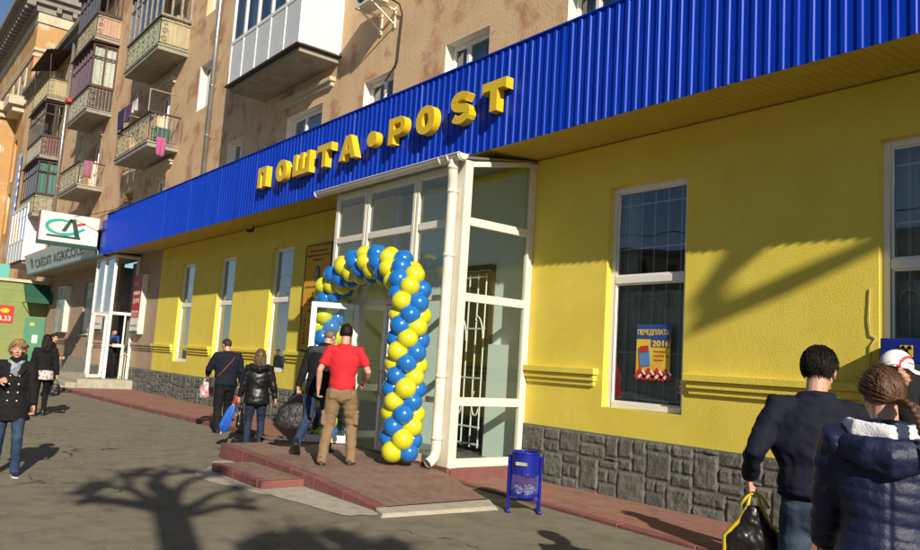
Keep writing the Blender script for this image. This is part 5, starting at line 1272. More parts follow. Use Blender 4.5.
    prof=[(z0,.180,.135),(z0+.05,.178,.137),(1.0,.168,.128),(1.12,.165,.122),(1.25,.185,.130),(1.36,.192,.126),(1.42,.162,.104),(1.47,.115,.088),(1.515,.082,.078)]
    if female: prof=[(z0,.190,.145),(z0+.06,.188,.145),(.97,.178,.135),(1.10,.150,.115),(1.24,.165,.128),(1.35,.172,.122),(1.42,.150,.098),(1.47,.100,.078),(1.51,.072,.068)]
    if 'collar' in top: prof.append((1.53+top['collar'],.076,.074))
    prof=sorted([p for p in prof if p[0]>=z0-.001])
    for z,rx,ry in prof:
        bb=B if z<1.4 else 1+(B-1)*.4
        if z<.95: P=Vector((0,-.005,z)) if z<.85 else U((0,-.005,z))
        else: P=U((0,-.008,z))
        secs.append((P,rx*bb*(sh if z>1.2 else 1),ry*bb))
    jb.loft(secs,22,cap=.15)
    sl_=top.get('sleeve','long');sr_=top.get('sr',1.0)*(.5+.5*B)
    for sd in (-1,1):
        if sl_=='long':
            cu=W[sd].lerp(E[sd],.06)
            jb.loft([(S[sd].lerp(U((0,0,1.41)),.45),.085*sr_,.085*sr_),(S[sd]+U((0,0,1))-U((0,0,1)),.080*sr_,.082*sr_),(S[sd].lerp(E[sd],.35),.071*sr_,.073*sr_),(S[sd].lerp(E[sd],.75),.063*sr_,.064*sr_),(E[sd],.060*sr_,.060*sr_),(E[sd].lerp(W[sd],.35),.056*sr_,.056*sr_),(E[sd].lerp(W[sd],.75),.048*sr_,.047*sr_),(cu,.045*sr_,.043*sr_)],16,cap=.15)
        else:
            jb.loft([(S[sd].lerp(U((0,0,1.41)),.45),.082*sr_,.085*sr_),(S[sd],.072*sr_,.078*sr_),(S[sd].lerp(E[sd],.35),.067*sr_,.072*sr_),(S[sd].lerp(E[sd],.72),.066*sr_,.070*sr_)],16,cap=.1)
    if top.get('hood'):
        jb.loft([(U((-.15,-.02,1.50)),.035,.045),(U((-.13,-.10,1.47)),.05,.06),(U((0,-.15,1.43)),.07,.07),(U((.13,-.10,1.47)),.05,.06),(U((.15,-.02,1.50)),.035,.045)],14,ref=(0,0,1))
    if top.get('turncollar'):
        jb.tube([U((.078*math.cos(t),-.012+.076*math.sin(t),1.515+.008*math.sin(t*2))) for t in [2*math.pi*q_/20 for q_ in range(20)]],.016,8,closed=True)
    jw=wrink(top.get('wr',.009),8,h*7,top.get('hz',1.7))
    ql=top.get('quilt')
    def jd(p,n):
        v=jw(p,n)
        if ql and p.z<1.47: 
            s_=abs(math.sin(math.pi*(p.z+.012*math.sin(p.x*7))/ql));v+=.0065*(s_**.45)-.0045
            if p.y<0: 
                sx=abs(p.x);v-=.006*math.exp(-(sx/.006)**2)
        return v
    jo=child('jacket' if sl_=='long' else 't_shirt',jb,top['m'],top.get('vox',.0115),4,jd)
    # shoes
    for sd in (-1,1):
        sb=MB();f=FD[sd];a=A[sd];up=Vector((0,0,1));lift=(fl if sd<0 else fr)[2]
        pit=R_(-42)*min(1,lift/.12) if lift>0.01 else 0
        sr2=f.cross(up)
        def F(y,z,x=0):
            v=f*(y*math.cos(pit)-z*math.sin(pit))+up*(y*math.sin(pit)+z*math.cos(pit));return a+v+sr2*x
        sb.loft([(F(-.075,-.05),.030,.032),(F(-.04,-.048),.036,.036),(F(.02,-.048),.039,.035),(F(.09,-.058),.044,.026),(F(.15,-.064),.040,.020),(F(.185,-.066),.026,.016)],14,ref=up)
        sb.loft([(F(-.03,-.03),.040,.046),(F(-.02,.03),.041,.045)],12)
        so_=child('shoe',sb,shoes['m'],.009,2,None)
        o_=MB();pts=[]
        for y,w_ in ((-.085,.018),(-.07,.033),(-.03,.037),(.02,.037),(.08,.044),(.13,.043),(.165,.034),(.19,.015)): pts.append((y,w_))
        V=[F(y,-.085,w_) for y,w_ in pts]+[F(y,-.085,-w_) for y,w_ in reversed(pts)];V2=[v+(F(0,.022)-F(0,0)) for v in V];n=len(V)
        o_.add(V+V2,[tuple(range(n))[::-1],tuple(range(n,2*n))]+[(i,(i+1)%n,(i+1)%n+n,i+n) for i in range(n)]);so2=o_.build('sole',shoes.get('sole',BLK),so_,local=True)
    body['_']=0;del body['_']
    def world(v): return LOC+ROT@(Vector(v)*k)
    body_info=dict(o=body,U=U,H=H,HC=HC,HRU=HRU,S=S,E=E,W=W,A=A,K=K,HJ=HJ,world=world,k=k,raw=raw,child=child,ROT=ROT)
    return body_info
def fab(name,c,c2=None,rough=.85,vs=30,bump=.25,bs=300,**kw):
    return M(name,c,rough,col2=c2 or tuple(x*.8 for x in c),vs=vs,bump=bump,bs=bs,bd=.004,spec=kw.pop('spec',.25),**kw)
JEANS=fab('denim',(.014,.026,.062),(.035,.06,.115),vs=4);JEANSD=fab('dark_denim',(.012,.018,.038),(.02,.03,.055),vs=5);JEANSL=fab('faded_denim',(.010,.018,.036),(.06,.09,.14),vs=3.2)
BLACKF=fab('black_cloth',(.006,.006,.007),(.009,.009,.010));NAVYF=fab('navy_cloth',(.0055,.0075,.017),(.007,.009,.021));LEATH=M('black_leather',(.006,.006,.006),.40,col2=(.009,.009,.009),vs=12,bump=.3,bs=40,bd=.006,spec=.45)
REDT=fab('red_jersey',(.52,.022,.030),(.47,.018,.026));KHAKI=fab('khaki_cotton',(.235,.155,.085),(.20,.13,.072),vs=6);PUFF=M('navy_puffer',(.006,.010,.038),.5,col2=(.008,.013,.048),vs=6,bump=.45,bs=38,bd=.012,spec=.4)
GRYJ=fab('grey_yoke',(.06,.06,.065));SHB={'m':M('black_shoe',(.012,.012,.012),.4)};SHBR={'m':M('brown_shoe',(.07,.04,.022),.6,col2=(.045,.026,.015),vs=12),'sole':M('brown_sole',(.05,.035,.022),.7)};SNK={'m':M('dark_sneaker',(.015,.017,.03),.6),'sole':M('white_sole',(.6,.6,.58),.6)}
DK=dict(c=(.008,.006,.005),c2=(.018,.012,.009))
def tubeseg(P,name,mat,pts,r,n=6): m=MB();m.tube(pts,r,n);return P['raw'](name,m,mat)
# --- man in the red T-shirt
red=person('man in a red T-shirt and khaki cargo trousers seen from behind on the ramp',(-9.18,5.38,.155),143,1.90,
  dict(m=REDT,hem=.95,sleeve='short',wr=.008,bulk=.98,sr=1.0),dict(m=KHAKI,bulk=1.18,pocket=True,wr=.011,hem=.0),dict(t=.010,nape=-.85,side=-.35,**DK),SHBR,
  wl=(-.30,.02,.93),wr=(.27,.20,1.04),fl=(-.17,-.10,0),fr=(.17,.08,0),head=(8,10,0),sh=1.08,bulk=1.0,elb=(.3,-1,-.2),voxel=.0065,lean=2,curl=(.8,.9))
m=MB()
n=28;U=red['U'];m.add([tuple(U((.171*1.0*math.cos(2*math.pi*q/n),-.005+.127*math.sin(2*math.pi*q/n),z))) for z in (.962,.998) for q in range(n)],[(q,(q+1)%n,(q+1)%n+n,q+n) for q in range(n)]);o=red['raw']('belt',m,BLK,smooth=True)
# --- man in dark jacket with plaid bag, striding
drk=person('grey haired man in a dark jacket and jeans striding to the door with a bag',(-10.10,5.54,.18),132,1.86,
  dict(m=BLACKF,hem=.84,bulk=1.10,collar=.02,wr=.011),dict(m=JEANS,bulk=1.05),dict(c=(.09,.075,.065),c2=(.15,.13,.115),t=.004,nape=-.8,bald=0,front=.62),SHB,
  wl=(-.33,-.02,.80),wr=(.24,.18,.98),fl=(-.12,-.36,.10),fr=(.10,.26,0),head=(-28,20,0),lean=15,sh=1.12,voxel=.0065,curl=(1.5,.7),palm={-1:Vector((1,.1,0)),('d',-1):Vector((0,.05,-1))})
m=MB();U=drk['U'];S=drk['S']
m.loft([(U((-.215,-.06,1.40)),.02,.045),(U((-.12,-.128,1.43)),.024,.055),(U((0,-.142,1.42)),.026,.06),(U((.12,-.128,1.43)),.024,.055),(U((.215,-.06,1.40)),.02,.045)],14,ref=(0,0,1));drk['child']('yoke',m,GRYJ,.012,3)
# --- man with crossbody strap
bag=person('man in a navy sweater with a red crossbody strap walking with a carrier bag',(-14.78,6.03,.0),166,1.83,
  dict(m=NAVYF,hem=.88,bulk=1.28,wr=.010,collar=.0),dict(m=BLACKF,bulk=1.22,waist=1.1),dict(c=(.018,.013,.010),c2=(.05,.04,.035),t=.008,nape=-.8),SHB,
  wl=(-.30,.30,1.08),wr=(.30,.10,.94),fl=(-.10,-.16,.0),fr=(.10,.18,0),head=(30,16,0),lean=4,sh=1.1,voxel=.0075,curl=(1.5,.7),palm={-1:Vector((.3,0,-1))})
U=bag['U'];STRAP=M('red_strap',(.22,.03,.02),.6)
m=MB();m.tube([U((.145,-.04,1.475)),U((.08,-.165,1.36)),U((-.03,-.172,1.22)),U((-.14,-.142,1.08)),U((-.215,-.02,.98)),U((-.17,.13,1.0)),U((-.03,.175,1.18)),U((.09,.145,1.38)),U((.145,.03,1.47))],.011,6);bag['raw']('bag_strap',m,STRAP)
m=MB();m.obox(U((-.235,.05,.93)),(1,0,0),(0,1,0),(0,0,1),.045,.12,.10);bag['raw']('shoulder_bag',m,BLK,smooth=False,bevel=.02)
# --- woman in shiny black leather jacket
lea=person('woman in a shiny black leather jacket with wavy highlighted hair seen from behind',(-12.15,5.52,.0),158,1.635,
  dict(m=LEATH,hem=.82,bulk=1.24,hood=True,wr=.009,hz=2.0,collar=.0),dict(m=JEANSD,bulk=1.10,waist=1.1),dict(kind='wavy',len=.24,c=(.16,.10,.05),c2=(.03,.02,.012),t=.022,nape=-.8,rough=.01),SHB,
  wl=(-.32,.06,.84),wr=(.34,.0,.86),fl=(-.12,-.02,0),fr=(.12,.03,0),head=(-6,4,0),female=True,sh=1.05,voxel=.0075,curl=(1.4,.6))
# --- blonde woman walking towards the camera
blo=person('woman with curly ginger hair in a black buttoned coat and jeans walking towards the camera',(-10.44,1.68,.0),352,1.56,
  dict(m=BLACKF,hem=.72,bulk=1.26,collar=.02,wr=.008),dict(m=JEANS,bulk=1.05),dict(kind='curly',c=(.36,.215,.095),c2=(.20,.105,.04),t=.022,nape=-.6,front=.42,rough=.012),SNK,
  wl=(-.27,.10,.86),wr=(.17,.20,1.24),fl=(-.13,.16,0),fr=(.10,-.10,0),head=(-4,4,0),female=True,sh=1.05,voxel=.006,curl=(.7,1.2),elb=(.6,-.6,-.8))
U=blo['U'];BTN=M('button_gold',(.45,.40,.28),.3,metal=.5)
m=MB()
for z in (.98,1.09,1.20,1.31):
    for x in (-.055,.055): m.ell(U((x,.148 if z<1.15 else .152,z)),(.014,.006,.014),10,6)
blo['raw']('button',m,BTN)
SCF=M('scarf',(.30,.31,.30),.85,col2=(.13,.17,.24),vs=16,vc=(.46,.54),col3=(.5,.46,.36),vs3=22,vc3=(.56,.6))
m=MB();m.tube([U((.085*math.cos(t),.01+.085*math.sin(t),1.49+.018*math.sin(t*3)-.02*math.sin(t))) for t in [2*math.pi*q/18 for q in range(18)]],.026,8,closed=True)
m.loft([(U((-.03,.105,1.46)),.03,.018),(U((-.02,.135,1.38)),.035,.018),(U((0,.15,1.31)),.03,.014)],10);m.loft([(U((.03,.105,1.46)),.03,.018),(U((.03,.135,1.40)),.035,.018),(U((.035,.148,1.34)),.03,.014)],10)
blo['child']('scarf',m,SCF,.009,2,wrink(.006,18,1,1))
m=MB()
for sg in (-1,1): m.add([tuple(U((sg*.02,.150,1.35))),tuple(U((sg*.085,.118,1.47))),tuple(U((sg*.125,.135,1.40))),tuple(U((sg*.07,.160,1.30)))],[(0,1,2,3)])
o=blo['raw']('lapel',m,BLACKF,smooth=False);q=o.modifiers.new('t','SOLIDIFY');q.thickness=.012
# --- woman in black walking away
FLOR=M('floral_cloth',(.55,.52,.48),.8,col2=(.28,.10,.12),vs=18,vc=(.52,.58),col3=(.2,.24,.3),vs3=14,vc3=(.58,.62))
wk=person('woman in a black jacket and trousers with a floral hem walking away past the bank',(-18.05,3.42,.0),172,1.68,
  dict(m=BLACKF,hem=1.0,bulk=1.10,wr=.008,collar=.02),dict(m=BLACKF,bulk=.98),dict(kind='long',len=.30,t=.018,nape=-.85,**DK),SHB,
  wl=(-.27,.06,.88),wr=(.29,.0,.84),fl=(-.09,-.08,0),fr=(.09,.14,0),female=True,voxel=.009,head=(0,2,0))
m=MB();m.loft([(Vector((0,-.005,.80)),.215,.17),(Vector((0,-.005,.90)),.210,.166),(Vector((0,-.005,1.01)),.20,.158)],20,cap=.05);wk['child']('tunic_hem',m,FLOR,.012,2,wrink(.006,9,2,.6))
# --- two dark figures behind her
bh=person('man with short dark hair in black standing before the green cabin door',(-24.3,4.72,.0),60,1.76,dict(m=BLACKF,hem=.84,bulk=1.08,collar=.03),dict(m=BLACKF,bulk=1.0),dict(t=.009,nape=-.6,**DK),SHB,wl=(-.16,.26,1.1),wr=(.16,.26,1.1),head=(0,14,0),voxel=.0095)
fl_=person('stooping dark haired person in a black coat at the far left',(-22.6,3.52,.0),120,1.52,dict(m=BLACKF,hem=.80,bulk=1.1,collar=.03),dict(m=BLACKF),dict(t=.014,nape=-.7,**DK),SHB,lean=34,head=(0,22,0),wl=(-.2,.42,.80),wr=(.2,.42,.80),voxel=.0095)
# --- guard and visitor in the bank doorway
SHIRT=fab('blue_shirt',(.02,.07,.28))
gd=person('guard in a blue shirt and dark vest reading papers in the bank doorway',(-28.78,7.50,.37),10,1.78,dict(m=SHIRT,hem=.95,sleeve='short',bulk=1.05),dict(m=BLACKF,bulk=1.1),dict(t=.009,nape=-.6,**DK),SHB,wl=(-.08,.30,1.12),wr=(.10,.30,1.12),head=(5,34,0),voxel=.0085)
U=gd['U'];m=MB();m.loft([(U((0,-.005,.96)),.188,.145),(U((0,-.005,1.1)),.182,.142),(U((0,-.008,1.28)),.197,.146),(U((0,-.008,1.39)),.170,.125),(U((0,-.01,1.45)),.115,.092)],20,cap=.1);gd['child']('vest',m,BLACKF,.013,3)
pp=MB();g0=gd['world']((.01,.40,1.15));pp.obox(g0,(.2,1,0),(1,-.2,-.5),(.3,0,1),.14,.10,.002);o=pp.build('papers',SW,loc=tuple(g0));tag(o,'sheet of white paper held by the guard','paper')
REDC=fab('red_cloth',(.30,.02,.03))
vs2=person('person in a red top and blue trousers behind the open bank door',(-29.6,7.42,.37),190,1.62,dict(m=REDC,hem=.84),dict(m=JEANS),dict(t=.012,nape=-.7,**DK),SHB,voxel=.0095)
# --- right foreground group
nav=person('man in a navy bomber jacket and faded jeans seen from behind at the right',(-2.17,4.37,.0),128,1.82,
  dict(m=NAVYF,hem=.965,bulk=1.18,sr=.90,turncollar=True,wr=.014,hz=2.3,collar=.0,vox=.009),dict(m=JEANSL,bulk=1.05,vox=.009),dict(t=.018,nape=-.92,side=-.4,rough=.008,strands=1500,**DK),SHB,
  hs=1.08,wl=(-.33,.14,1.03),wr=(.26,.16,.90),fl=(-.12,-.06,0),fr=(.13,.10,0),head=(-24,20,0),lean=5,sh=1.17,voxel=.005,curl=(1.35,.7),palm={-1:Vector((1,.1,0)),('d',-1):Vector((0,.02,-1))})
U=nav['U'];m=MB();m.loft([(U((0,-.006,.955)),.190,.146),(U((0,-.006,.985)),.200,.154),(U((0,-.006,1.015)),.196,.150)],26,cap=.3);nav['child']('hem_rib',m,NAVYF,.009,2)
wom=person('woman with a brown braid in a quilted navy hooded coat at the right edge',(-1.44,3.50,.0),118,1.70,
  dict(m=PUFF,hem=.62,bulk=1.16,hood=False,collar=.01,wr=.007,quilt=.062,vox=.0085,sr=1.18),dict(m=JEANSD),dict(kind='braid',c=(.050,.022,.011),c2=(.13,.062,.030),t=.012,nape=-.9,front=.35,side=-.1,rough=.003),SHB,
  wl=(-.24,.20,.92),wr=(.25,.12,.90),head=(12,12,0),lean=3,female=True,sh=1.08,voxel=.005,elb=(.5,-1,-.1))
U=wom['U'];FLE=M('white_fleece',(.72,.72,.75),.95,col2=(.60,.61,.66),vs=40,bump=.8,bs=90,bd=.01)
m=MB();m.loft([(U((-.11,.085,1.50)),.022,.04),(U((-.152,-.02,1.505)),.024,.045),(U((-.130,-.105,1.49)),.024,.052),(U((0,-.15,1.475)),.024,.055),(U((.125,-.105,1.485)),.024,.052),(U((.150,-.02,1.50)),.024,.045),(U((.11,.085,1.50)),.022,.04)],14,ref=(0,0,1));wom['child']('hood_lining',m,FLE,.009,3,wrink(.006,22,1,1))
m=MB();m.loft([(U((-.165,.0,1.425)),.03,.045),(U((-.16,-.09,1.42)),.045,.06),(U((-.09,-.165,1.40)),.05,.075),(U((0,-.190,1.385)),.052,.085),(U((.09,-.165,1.40)),.05,.075),(U((.16,-.09,1.42)),.045,.06),(U((.165,.0,1.425)),.03,.045)],16,ref=(0,0,1));wom['child']('hood',m,PUFF,.009,4,wrink(.009,14,4,1.4))
cap=person('man in a white and red peaked cap and black jacket at the cash machine',(-2.45,6.06,.034),42,1.86,dict(m=BLACKF,hem=.84,bulk=1.1,collar=.03),dict(m=BLACKF),dict(t=.006,nape=-.6,**DK),SHB,wl=(-.2,.2,.95),wr=(.2,.3,1.05),head=(-2,8,0),voxel=.007)
H=cap['H'];HC=cap['HC'];CW=M('cap_white',(.74,.74,.73),.8);CR=M('cap_red',(.52,.02,.04),.7)
m=MB();n=48;mm=20
base=len(m.v)
for i in range(mm+1):
    th=(math.pi*.56)*i/mm
    for q in range(n):
        ph=2*math.pi*q/n;d=Vector((math.sin(th)*math.cos(ph),math.sin(th)*math.sin(ph),math.cos(th)));m.v.append(tuple(H(HC+Vector((d.x*.090,-.012+d.y*.110,.022+d.z*.108)))))
for i in range(mm):
    for q in range(n):
        a=i*n+q;b_=i*n+(q+1)%n
        th=(math.pi*.56)*(i+.5)/mm;ph=2*math.pi*(q+.5)/n;d=Vector((math.sin(th)*math.cos(ph),math.sin(th)*math.sin(ph),math.cos(th)))
        r1=math.hypot(d.y+.02,d.z-.12);side=abs(d.x)>.18
        dist=math.hypot(d.y-.65,d.z+.15)
        m.f.append((a,a+n,b_+n,b_));m.m.append(1 if (.68<dist<.86 or (.33<dist<.44 and d.z>.12)) else 0)
V=[]
for q in range(13):
    t=R_(20+140*q/12);V+= [H(HC+Vector((.090*math.cos(t),-.012+.108*math.sin(t),.012))),H(HC+Vector((.092*math.cos(t),.02+.165*math.sin(t)**.8,-.004-.02*abs(math.cos(t)))))]
m.add(V,[(2*q,2*q+1,2*q+3,2*q+2) for q in range(12)],0)
m.m[-4:]=[1]*4
o=cap['raw']('cap',m,[CW,CR]);q=o.modifiers.new('t','SOLIDIFY');q.thickness=.006
# ------------------------------------------------------------------ things people carry
def sack(name,label,cat,top,w_,h_,dp,mat,face,handle_mat,seed=0,grip=None,tri=False,vox=.010,lumps=.02):
    """soft bag hanging from the point top; w across face direction"""
    top=Vector(top);t=thing(name,label,cat,tuple(top));sd=Vector((math.cos(R_(face)),math.sin(R_(face)),0));fd=Vector((-sd.y,sd.x,0));b=MB()
    hz=h_*.30 if not tri else h_*.18
    secs=[]
    for f_,wx,wy in ((0,.62 if not tri else .22,.5),(.25,.88 if not tri else .48,.8),(.55,1,.95),(.85,1.02,1),(1.,.86,.8)):
        secs.append((top-Vector((0,0,hz+(h_-hz)*f_)),w_/2*wx,dp/2*wy))
    b.loft(secs,20,ref=tuple(fd),cap=.25)
    me=remesh(b,vox,mat,'bag_body',3,lambda p,n:lumps*noise.noise((p-top)*14+Vector((seed,0,0)))+lumps*.4*noise.noise((p-top)*38+Vector((seed,3,0))))
    for v in me.vertices: v.co=v.co-top
    o=bpy.data.objects.new('bag_body',me);link(o,t)
    m=MB()
    for s_ in (1,-1):
        a=secs[0][0];m.tube([a+sd*(s_*w_*.26)+fd*(.02*s_),top.lerp(a,.5)+sd*(s_*w_*.18)+fd*(.015*s_),top+sd*(s_*.018),top+Vector((0,0,.012)),top-sd*(s_*.018)+fd*.004])if False else m.tube([a-sd*(w_*.26)+fd*(.025*s_),a.lerp(top,.6)-sd*(w_*.17)+fd*(.02*s_),top-sd*.025+fd*(.006*s_),top+sd*.025+fd*(.006*s_),a.lerp(top,.6)+sd*(w_*.17)+fd*(.02*s_),a+sd*(w_*.26)+fd*(.025*s_)],.009 if handle_mat is not None else .006,6)
    m.build('handle',handle_mat,t,smooth=True)
    return t,secs,sd,fd
def grip(P,sd): return P['world'](P['S'][('grip',sd)])
def stripes(name,c1,c2,c3):
    m=bpy.data.materials.new(name);m.use_nodes=True;nt=m.node_tree;L=nt.links;b=nt.nodes['Principled BSDF'];b.inputs['Roughness'].default_value=.6
    tc=nd(nt,'ShaderNodeTexCoord');w1=nd(nt,'ShaderNodeTexWave',Scale=11.,Distortion=3.,Detail=3);w1.inputs['Detail Scale'].default_value=1.5;L.new(tc.outputs['Object'],w1.inputs['Vector'])
    r=nd(nt,'ShaderNodeValToRGB');r.color_ramp.elements[0].position=.3;r.color_ramp.elements[0].color=c4(c1);r.color_ramp.elements[1].position=.62;r.color_ramp.elements[1].color=c4(c2);e=r.color_ramp.elements.new(.85);e.color=c4(c3);L.new(w1.outputs['Fac'],r.inputs[0]);L.new(r.outputs[0],b.inputs['Base Color']);return m
PLD=stripes('plaid_bag',(.007,.007,.008),(.010,.010,.011),(.034,.032,.032))
sack('shopping_bag','large dark striped shopping bag carried by the striding man','bag',grip(drk,-1),.62,.50,.20,PLD,60,BLK,3,lumps=.014)
POLY=M('thin_polythene',(.62,.58,.58),.35,col2=(.55,.14,.18),vs=9,vc=(.42,.56),trans=.15)
sack('carrier_bag','small translucent carrier bag with red produce held by the navy sweater man','bag',grip(bag,-1),.27,.40,.20,POLY,75,SW,5,lumps=.025)
BKP=M('black_polythene',(.012,.010,.010),.32,col2=(.05,.012,.012),vs=14,vc=(.58,.66));YLP=M('yellow_polythene',(.50,.36,.02),.4)
t,secs,sd,fd=sack('carrier_bag','black plastic carrier bag with yellow edges held by the man in navy','bag',grip(nav,-1),.31,.40,.11,BKP,38,YLP,8,tri=True,vox=.008,lumps=.014)
m=MB()
for s_ in (1,-1): 
    pts=[secs[i][0]+sd*(s_*secs[i][1]*1.03) for i in range(5)];m.tube([t.location+sd*(s_*.02)]+pts,[.008,.011,.013,.014,.014,.012],6)
m.tube([secs[4][0]+sd*(q*secs[4][1]*1.0)-Vector((0,0,.012)) for q in (-1,-.5,0,.5,1)],.014,6)
m.build('edge_band',YLP,t,smooth=True)
HB=M('handbag_black',(.012,.012,.013),.35)
sack('handbag','small black handbag at the side of the woman walking away','bag',grip(wk,1),.22,.32,.12,HB,80,HB,2,lumps=.008)
hbag,_,_,_=sack('handbag','black handbag hanging at the left of the leather jacket woman','bag',grip(lea,-1)+Vector((.0,.04,0)),.26,.40,.13,HB,150,HB,4,lumps=.012)
m=MB();p=hbag.location;m.ell(p+Vector((.08,-.06,-.17)),(.022,.022,.022),10,8);m.ell(p+Vector((.03,-.08,-.2)),(.016,.016,.02),10,8);m.build('clasp',ZINC,hbag,smooth=True)
# furled blue umbrella with red handle
g0=grip(lea,-1)+Vector((-.03,-.06,.02));d=Vector((-.20,-.26,-.92)).normalized();um=thing('umbrella','furled bright blue umbrella with a red handle held by the leather jacket woman','umbrella',tuple(g0))
m=MB();e1=d.orthogonal().normalized();e2=d.cross(e1);n=48;rows=((.06,.014),(.10,.040),(.20,.058),(.34,.070),(.44,.072),(.50,.05),(.52,.02))
for i,(q,r_) in enumerate(rows):
    for k_ in range(n):
        t=2*math.pi*k_/n;rr_=r_*(1+.22*math.cos(8*t+i*.25)+.06*math.sin(3*t+i));m.v.append(tuple(g0+d*(q+.012*math.cos(8*t+i*.25)*(i>3))+e1*(rr_*math.cos(t))+e2*(rr_*.75*math.sin(t))))
for i in range(len(rows)-1):
    for k_ in range(n): m.f.append((i*n+k_,i*n+(k_+1)%n,(i+1)*n+(k_+1)%n,(i+1)*n+k_));m.m.append(0)
m.build('canopy',M('umbrella_blue',(.012,.07,.42),.4,col2=(.02,.13,.5),vs=9),um,smooth=True)
m=MB();m.tube([g0-d*.09,g0-d*.08,g0+d*.03,g0+d*.05],[.018,.026,.024,.016],10);m.build('handle',M('umbrella_red',(.55,.02,.03),.35),um,smooth=True)
m=MB();m.tube([g0+d*.05,g0+d*.09],.015,8);m.tube([g0+d*.5,g0+d*.57],.008,6);m.build('shaft',SW,um)
# ------------------------------------------------------------------ pollarded street trees behind the camera (they throw the shadows)
BARK=M('bark',(.14,.11,.085),.95,col2=(.08,.062,.05),vs=7,bump=.9,bs=18,bd=.03,stretch=(1,1,.4))
SD=Vector((math.cos(SUN_AZ)*math.cos(SUN_EL),math.sin(SUN_AZ)*math.cos(SUN_EL),-math.sin(SUN_EL)))
def tree_from_shadow(label,base,trunk,limbs,twigs=0,knobr=.16,tr=(.27,.20),name='pollarded_tree'):
    """limbs: ground points of each limb's shadow with radii; lifted along the sun's rays to the upright plane through the trunk"""
    base=Vector(base);nrm=Vector((math.cos(SUN_AZ),math.sin(SUN_AZ),0));t=thing(name,label,'tree',tuple(base));random.seed(int(base.x*10))
    def lift(g,off=0):
        g=Vector((g[0],g[1],g[2] if len(g)>2 else 0));q=((base-g).dot(nrm)+off)/SD.dot(nrm);return g+SD*q
    top=lift(trunk[-1]);m=MB()
    cen=[base+Vector((0,0,-.1)),base+Vector((0,0,.6)),base.lerp(top,.45)]+[lift(g) for g in trunk]
    rs=[tr[0]*1.5,tr[0]*1.1]+[tr[0]]+[tr[0]+(tr[1]-tr[0])*i/max(1,len(trunk)-1) for i in range(len(trunk))]
    m.tube(cen,rs,14);m.build('trunk',BARK,t,smooth=True)
    for pts,r0_,r1_ in limbs:
        m=MB();n=len(pts);o0=random.uniform(-.5,.5);P=[lift(g,o0*i/max(1,n-1)) for i,g in enumerate(pts)];R2=[r0_+(r1_-r0_)*i/max(1,n-1) for i in range(n)]
        m.tube(P,R2,10)
        e=P[-1];
        for q in range(5): m.ell(e+Vector((random.uniform(-.12,.12),random.uniform(-.12,.12),random.uniform(-.1,.12))),(random.uniform(.6,1)*knobr,)*3,8,6)
        for q in range(twigs):
            dv=Vector((random.gauss(0,1),random.gauss(0,1),random.gauss(.5,.7))).normalized();L=random.uniform(.25,.6);m.tube([e,e+dv*L*.5+Vector((0,0,.03)),e+dv*L],[.022,.016,.008],5)
        m.build('limb',BARK,t,smooth=True)
    return t
T1B=(3.6,-1.35,0)
tree_from_shadow('pollarded tree with knuckled limbs on the kerb behind the camera',T1B,[(-6.27,2.32),(-7.2,2.58),(-7.85,2.75)],
 [([(-7.8,2.74),(-8.2,2.55),(-8.45,2.38),(-8.6,2.16)],0.116,0.072),([(-8.3,2.45),(-8.7,2.28),(-8.95,2.22)],0.061,0.050),([(-7.9,2.74),(-8.6,2.72),(-9.2,2.75),(-10.0,2.95)],0.088,0.043),([(-9.0,2.7),(-9.3,2.62),(-9.45,2.5)],0.048,0.036),([(-7.9,2.8),(-8.7,3.0),(-9.5,3.15),(-10.2,3.45)],0.136,0.050),([(-9.3,3.1),(-9.9,3.3),(-10.1,3.75)],0.054,0.036),
  ([(-8.2,2.9),(-9.0,3.25),(-9.6,3.6),(-9.75,3.95)],0.082,0.036),([(-7.7,2.85),(-8.1,3.15),(-8.55,3.5),(-8.75,3.85)],0.082,0.036),([(-7.55,2.85),(-7.7,3.15),(-7.85,3.5)],0.075,0.036),([(-8.3,2.85),(-9.3,3.0),(-9.8,3.2),(-10.3,3.2)],0.068,0.036)],twigs=9,tr=(.17,.17),knobr=.085)
tree_from_shadow('second pollarded tree with a bushy knuckled head further along the kerb',(5.6,-.6,0),[(-4.2,2.95),(-5.2,3.2)],
 [([(-5.2,3.2),(-5.8,3.2),(-6.3,3.15)],.14,.08),([(-5.2,3.2),(-5.9,3.35),(-6.35,3.4)],.14,.08),([(-5.2,3.25),(-5.7,3.5),(-6.05,3.75)],.12,.07),([(-5.1,3.15),(-5.4,2.95),(-5.9,2.9)],.11,.06),([(-5.1,3.25),(-5.3,3.6),(-5.6,3.9)],.10,.06)],twigs=14,knobr=.17)
def wallpt(x,z): return (x,YW,z)
tree_from_shadow('third pollarded tree with one long bent limb by the shop wall',(7.9,4.4,0),[wallpt(-2.6,3.6),wallpt(-3.2,4.1)],
 [([wallpt(-2.9,3.75),wallpt(-3.3,3.12),wallpt(-4.3,2.72),wallpt(-5.25,2.36)],.12,.11),([wallpt(-5.22,2.38),wallpt(-5.35,2.62),wallpt(-5.0,3.0),wallpt(-4.75,3.35)],.10,.12),([wallpt(-5.05,2.95),wallpt(-4.85,3.05),wallpt(-4.6,3.3)],.12,.09)],twigs=0,knobr=.07,tr=(.22,.18))
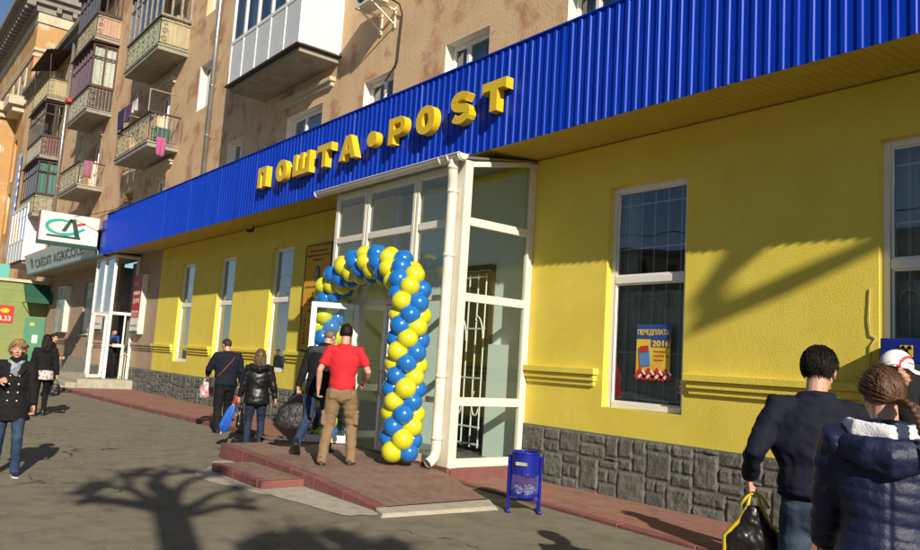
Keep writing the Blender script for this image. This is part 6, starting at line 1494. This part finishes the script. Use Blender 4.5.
# ------------------------------------------------------------------ across the street (seen in the window panes)
op=thing('opposite_building','long beige block across the street mirrored in the window panes','building',(-30,-42,0))
m=MB();m.box(-110,30,-56,-42,0,13);m.build('wall',CRM,op);m=MB();m.box(-111,31,-57,-41.5,13,13.5);m.build('roof',GRY,op)
m=MB()
for fl0 in (1,4.2,7.4,10.4):
    x=-108
    while x<28: m.box(x,x+1.5,-42,-41.95,fl0,fl0+1.8);x+=3.6
m.build('windows',M('dark_pane',(.03,.035,.04),.15),op)
LEAF=M('dull_leaves',(.07,.085,.03),.8,col2=(.04,.05,.02),vs=3)
for i,x in enumerate((-60,-46,-36,-24,-15,-4)):
    t=thing('street_tree','street tree with a thin spring crown across the road','tree',(x,-24,0),'trees across the road');random.seed(i+40)
    m=MB();H0=random.uniform(6,8);m.tube([(x,-24,-.1),(x+.1,-24,2.5),(x,-24,H0*.75)],[.22,.17,.08],8)
    for q in range(9):
        a=random.uniform(0,6.28);z=random.uniform(2.6,H0*.7);L=random.uniform(1.2,2.4);m.tube([(x,-24,z),(x+L*.6*math.cos(a),-24+L*.6*math.sin(a),z+L*.6),(x+L*math.cos(a),-24+L*math.sin(a),z+L*1.2)],[.07,.045,.015],5)
    m.build('trunk',BARK,t,smooth=True)
    m=MB()
    for q in range(900):
        d=Vector((random.gauss(0,1),random.gauss(0,1),random.gauss(0,.9)));d=d.normalized()*(random.random()**.5)*2.3;c=Vector((x,-24,H0*.72))+d;u_=Vector((random.gauss(0,1),random.gauss(0,1),random.gauss(0,1))).normalized()*.12;v_=u_.orthogonal().normalized()*.08;m.quad(c-u_-v_,c+u_-v_,c+u_+v_,c-u_+v_)
    m.build('crown',LEAF,t)
for i,(y,z) in enumerate(((-16,7.6),(-16.4,7.3),(-17,6.9),(-17.3,6.6),(-15.2,8.6))):
    m=MB();m.tube([(x,y,z+.6*((x%30)/15-1)**2) for x in range(-95,31,3)],.02,5);o=m.build('overhead_wire',BLK);tag(o,'thin overhead wire strung along the road','wire','wires above the road')

# ------------------------------------------------------------------ grit and scraps on the asphalt
random.seed(21);m=MB()
for i in range(420):
    x=random.uniform(-20,-3);y=random.uniform(1.2,6.2)
    if x>-11.5 and y>4.0: continue
    s_=random.uniform(.004,.011);m.ell((x,y,.003),(s_,s_*random.uniform(.6,1.2),s_*.6),6,4,mi=0)
for i in range(46):
    x=random.uniform(-18,-3.5);y=random.uniform(1.5,6.2)
    if x>-11.5 and y>4.0: continue
    a=random.uniform(0,6.28);c,s2=math.cos(a),math.sin(a);L=random.uniform(.015,.035);W_=L*random.uniform(.3,.7);z=.006
    m.add([(x-c*L,y-s2*L,z),(x+s2*W_,y-c*W_,z+.006),(x+c*L,y+s2*L,z+.002),(x-s2*W_,y+c*W_,z+.008)],[(0,1,2,3)],1)
o=m.build('grit',[M('grit_stone',(.24,.22,.17),.9),M('dry_leaf',(.16,.11,.06),.9,col2=(.3,.27,.2),vs=3)]);tag(o,'scattered grit and dry leaf scraps on the asphalt','grit',kind='stuff')
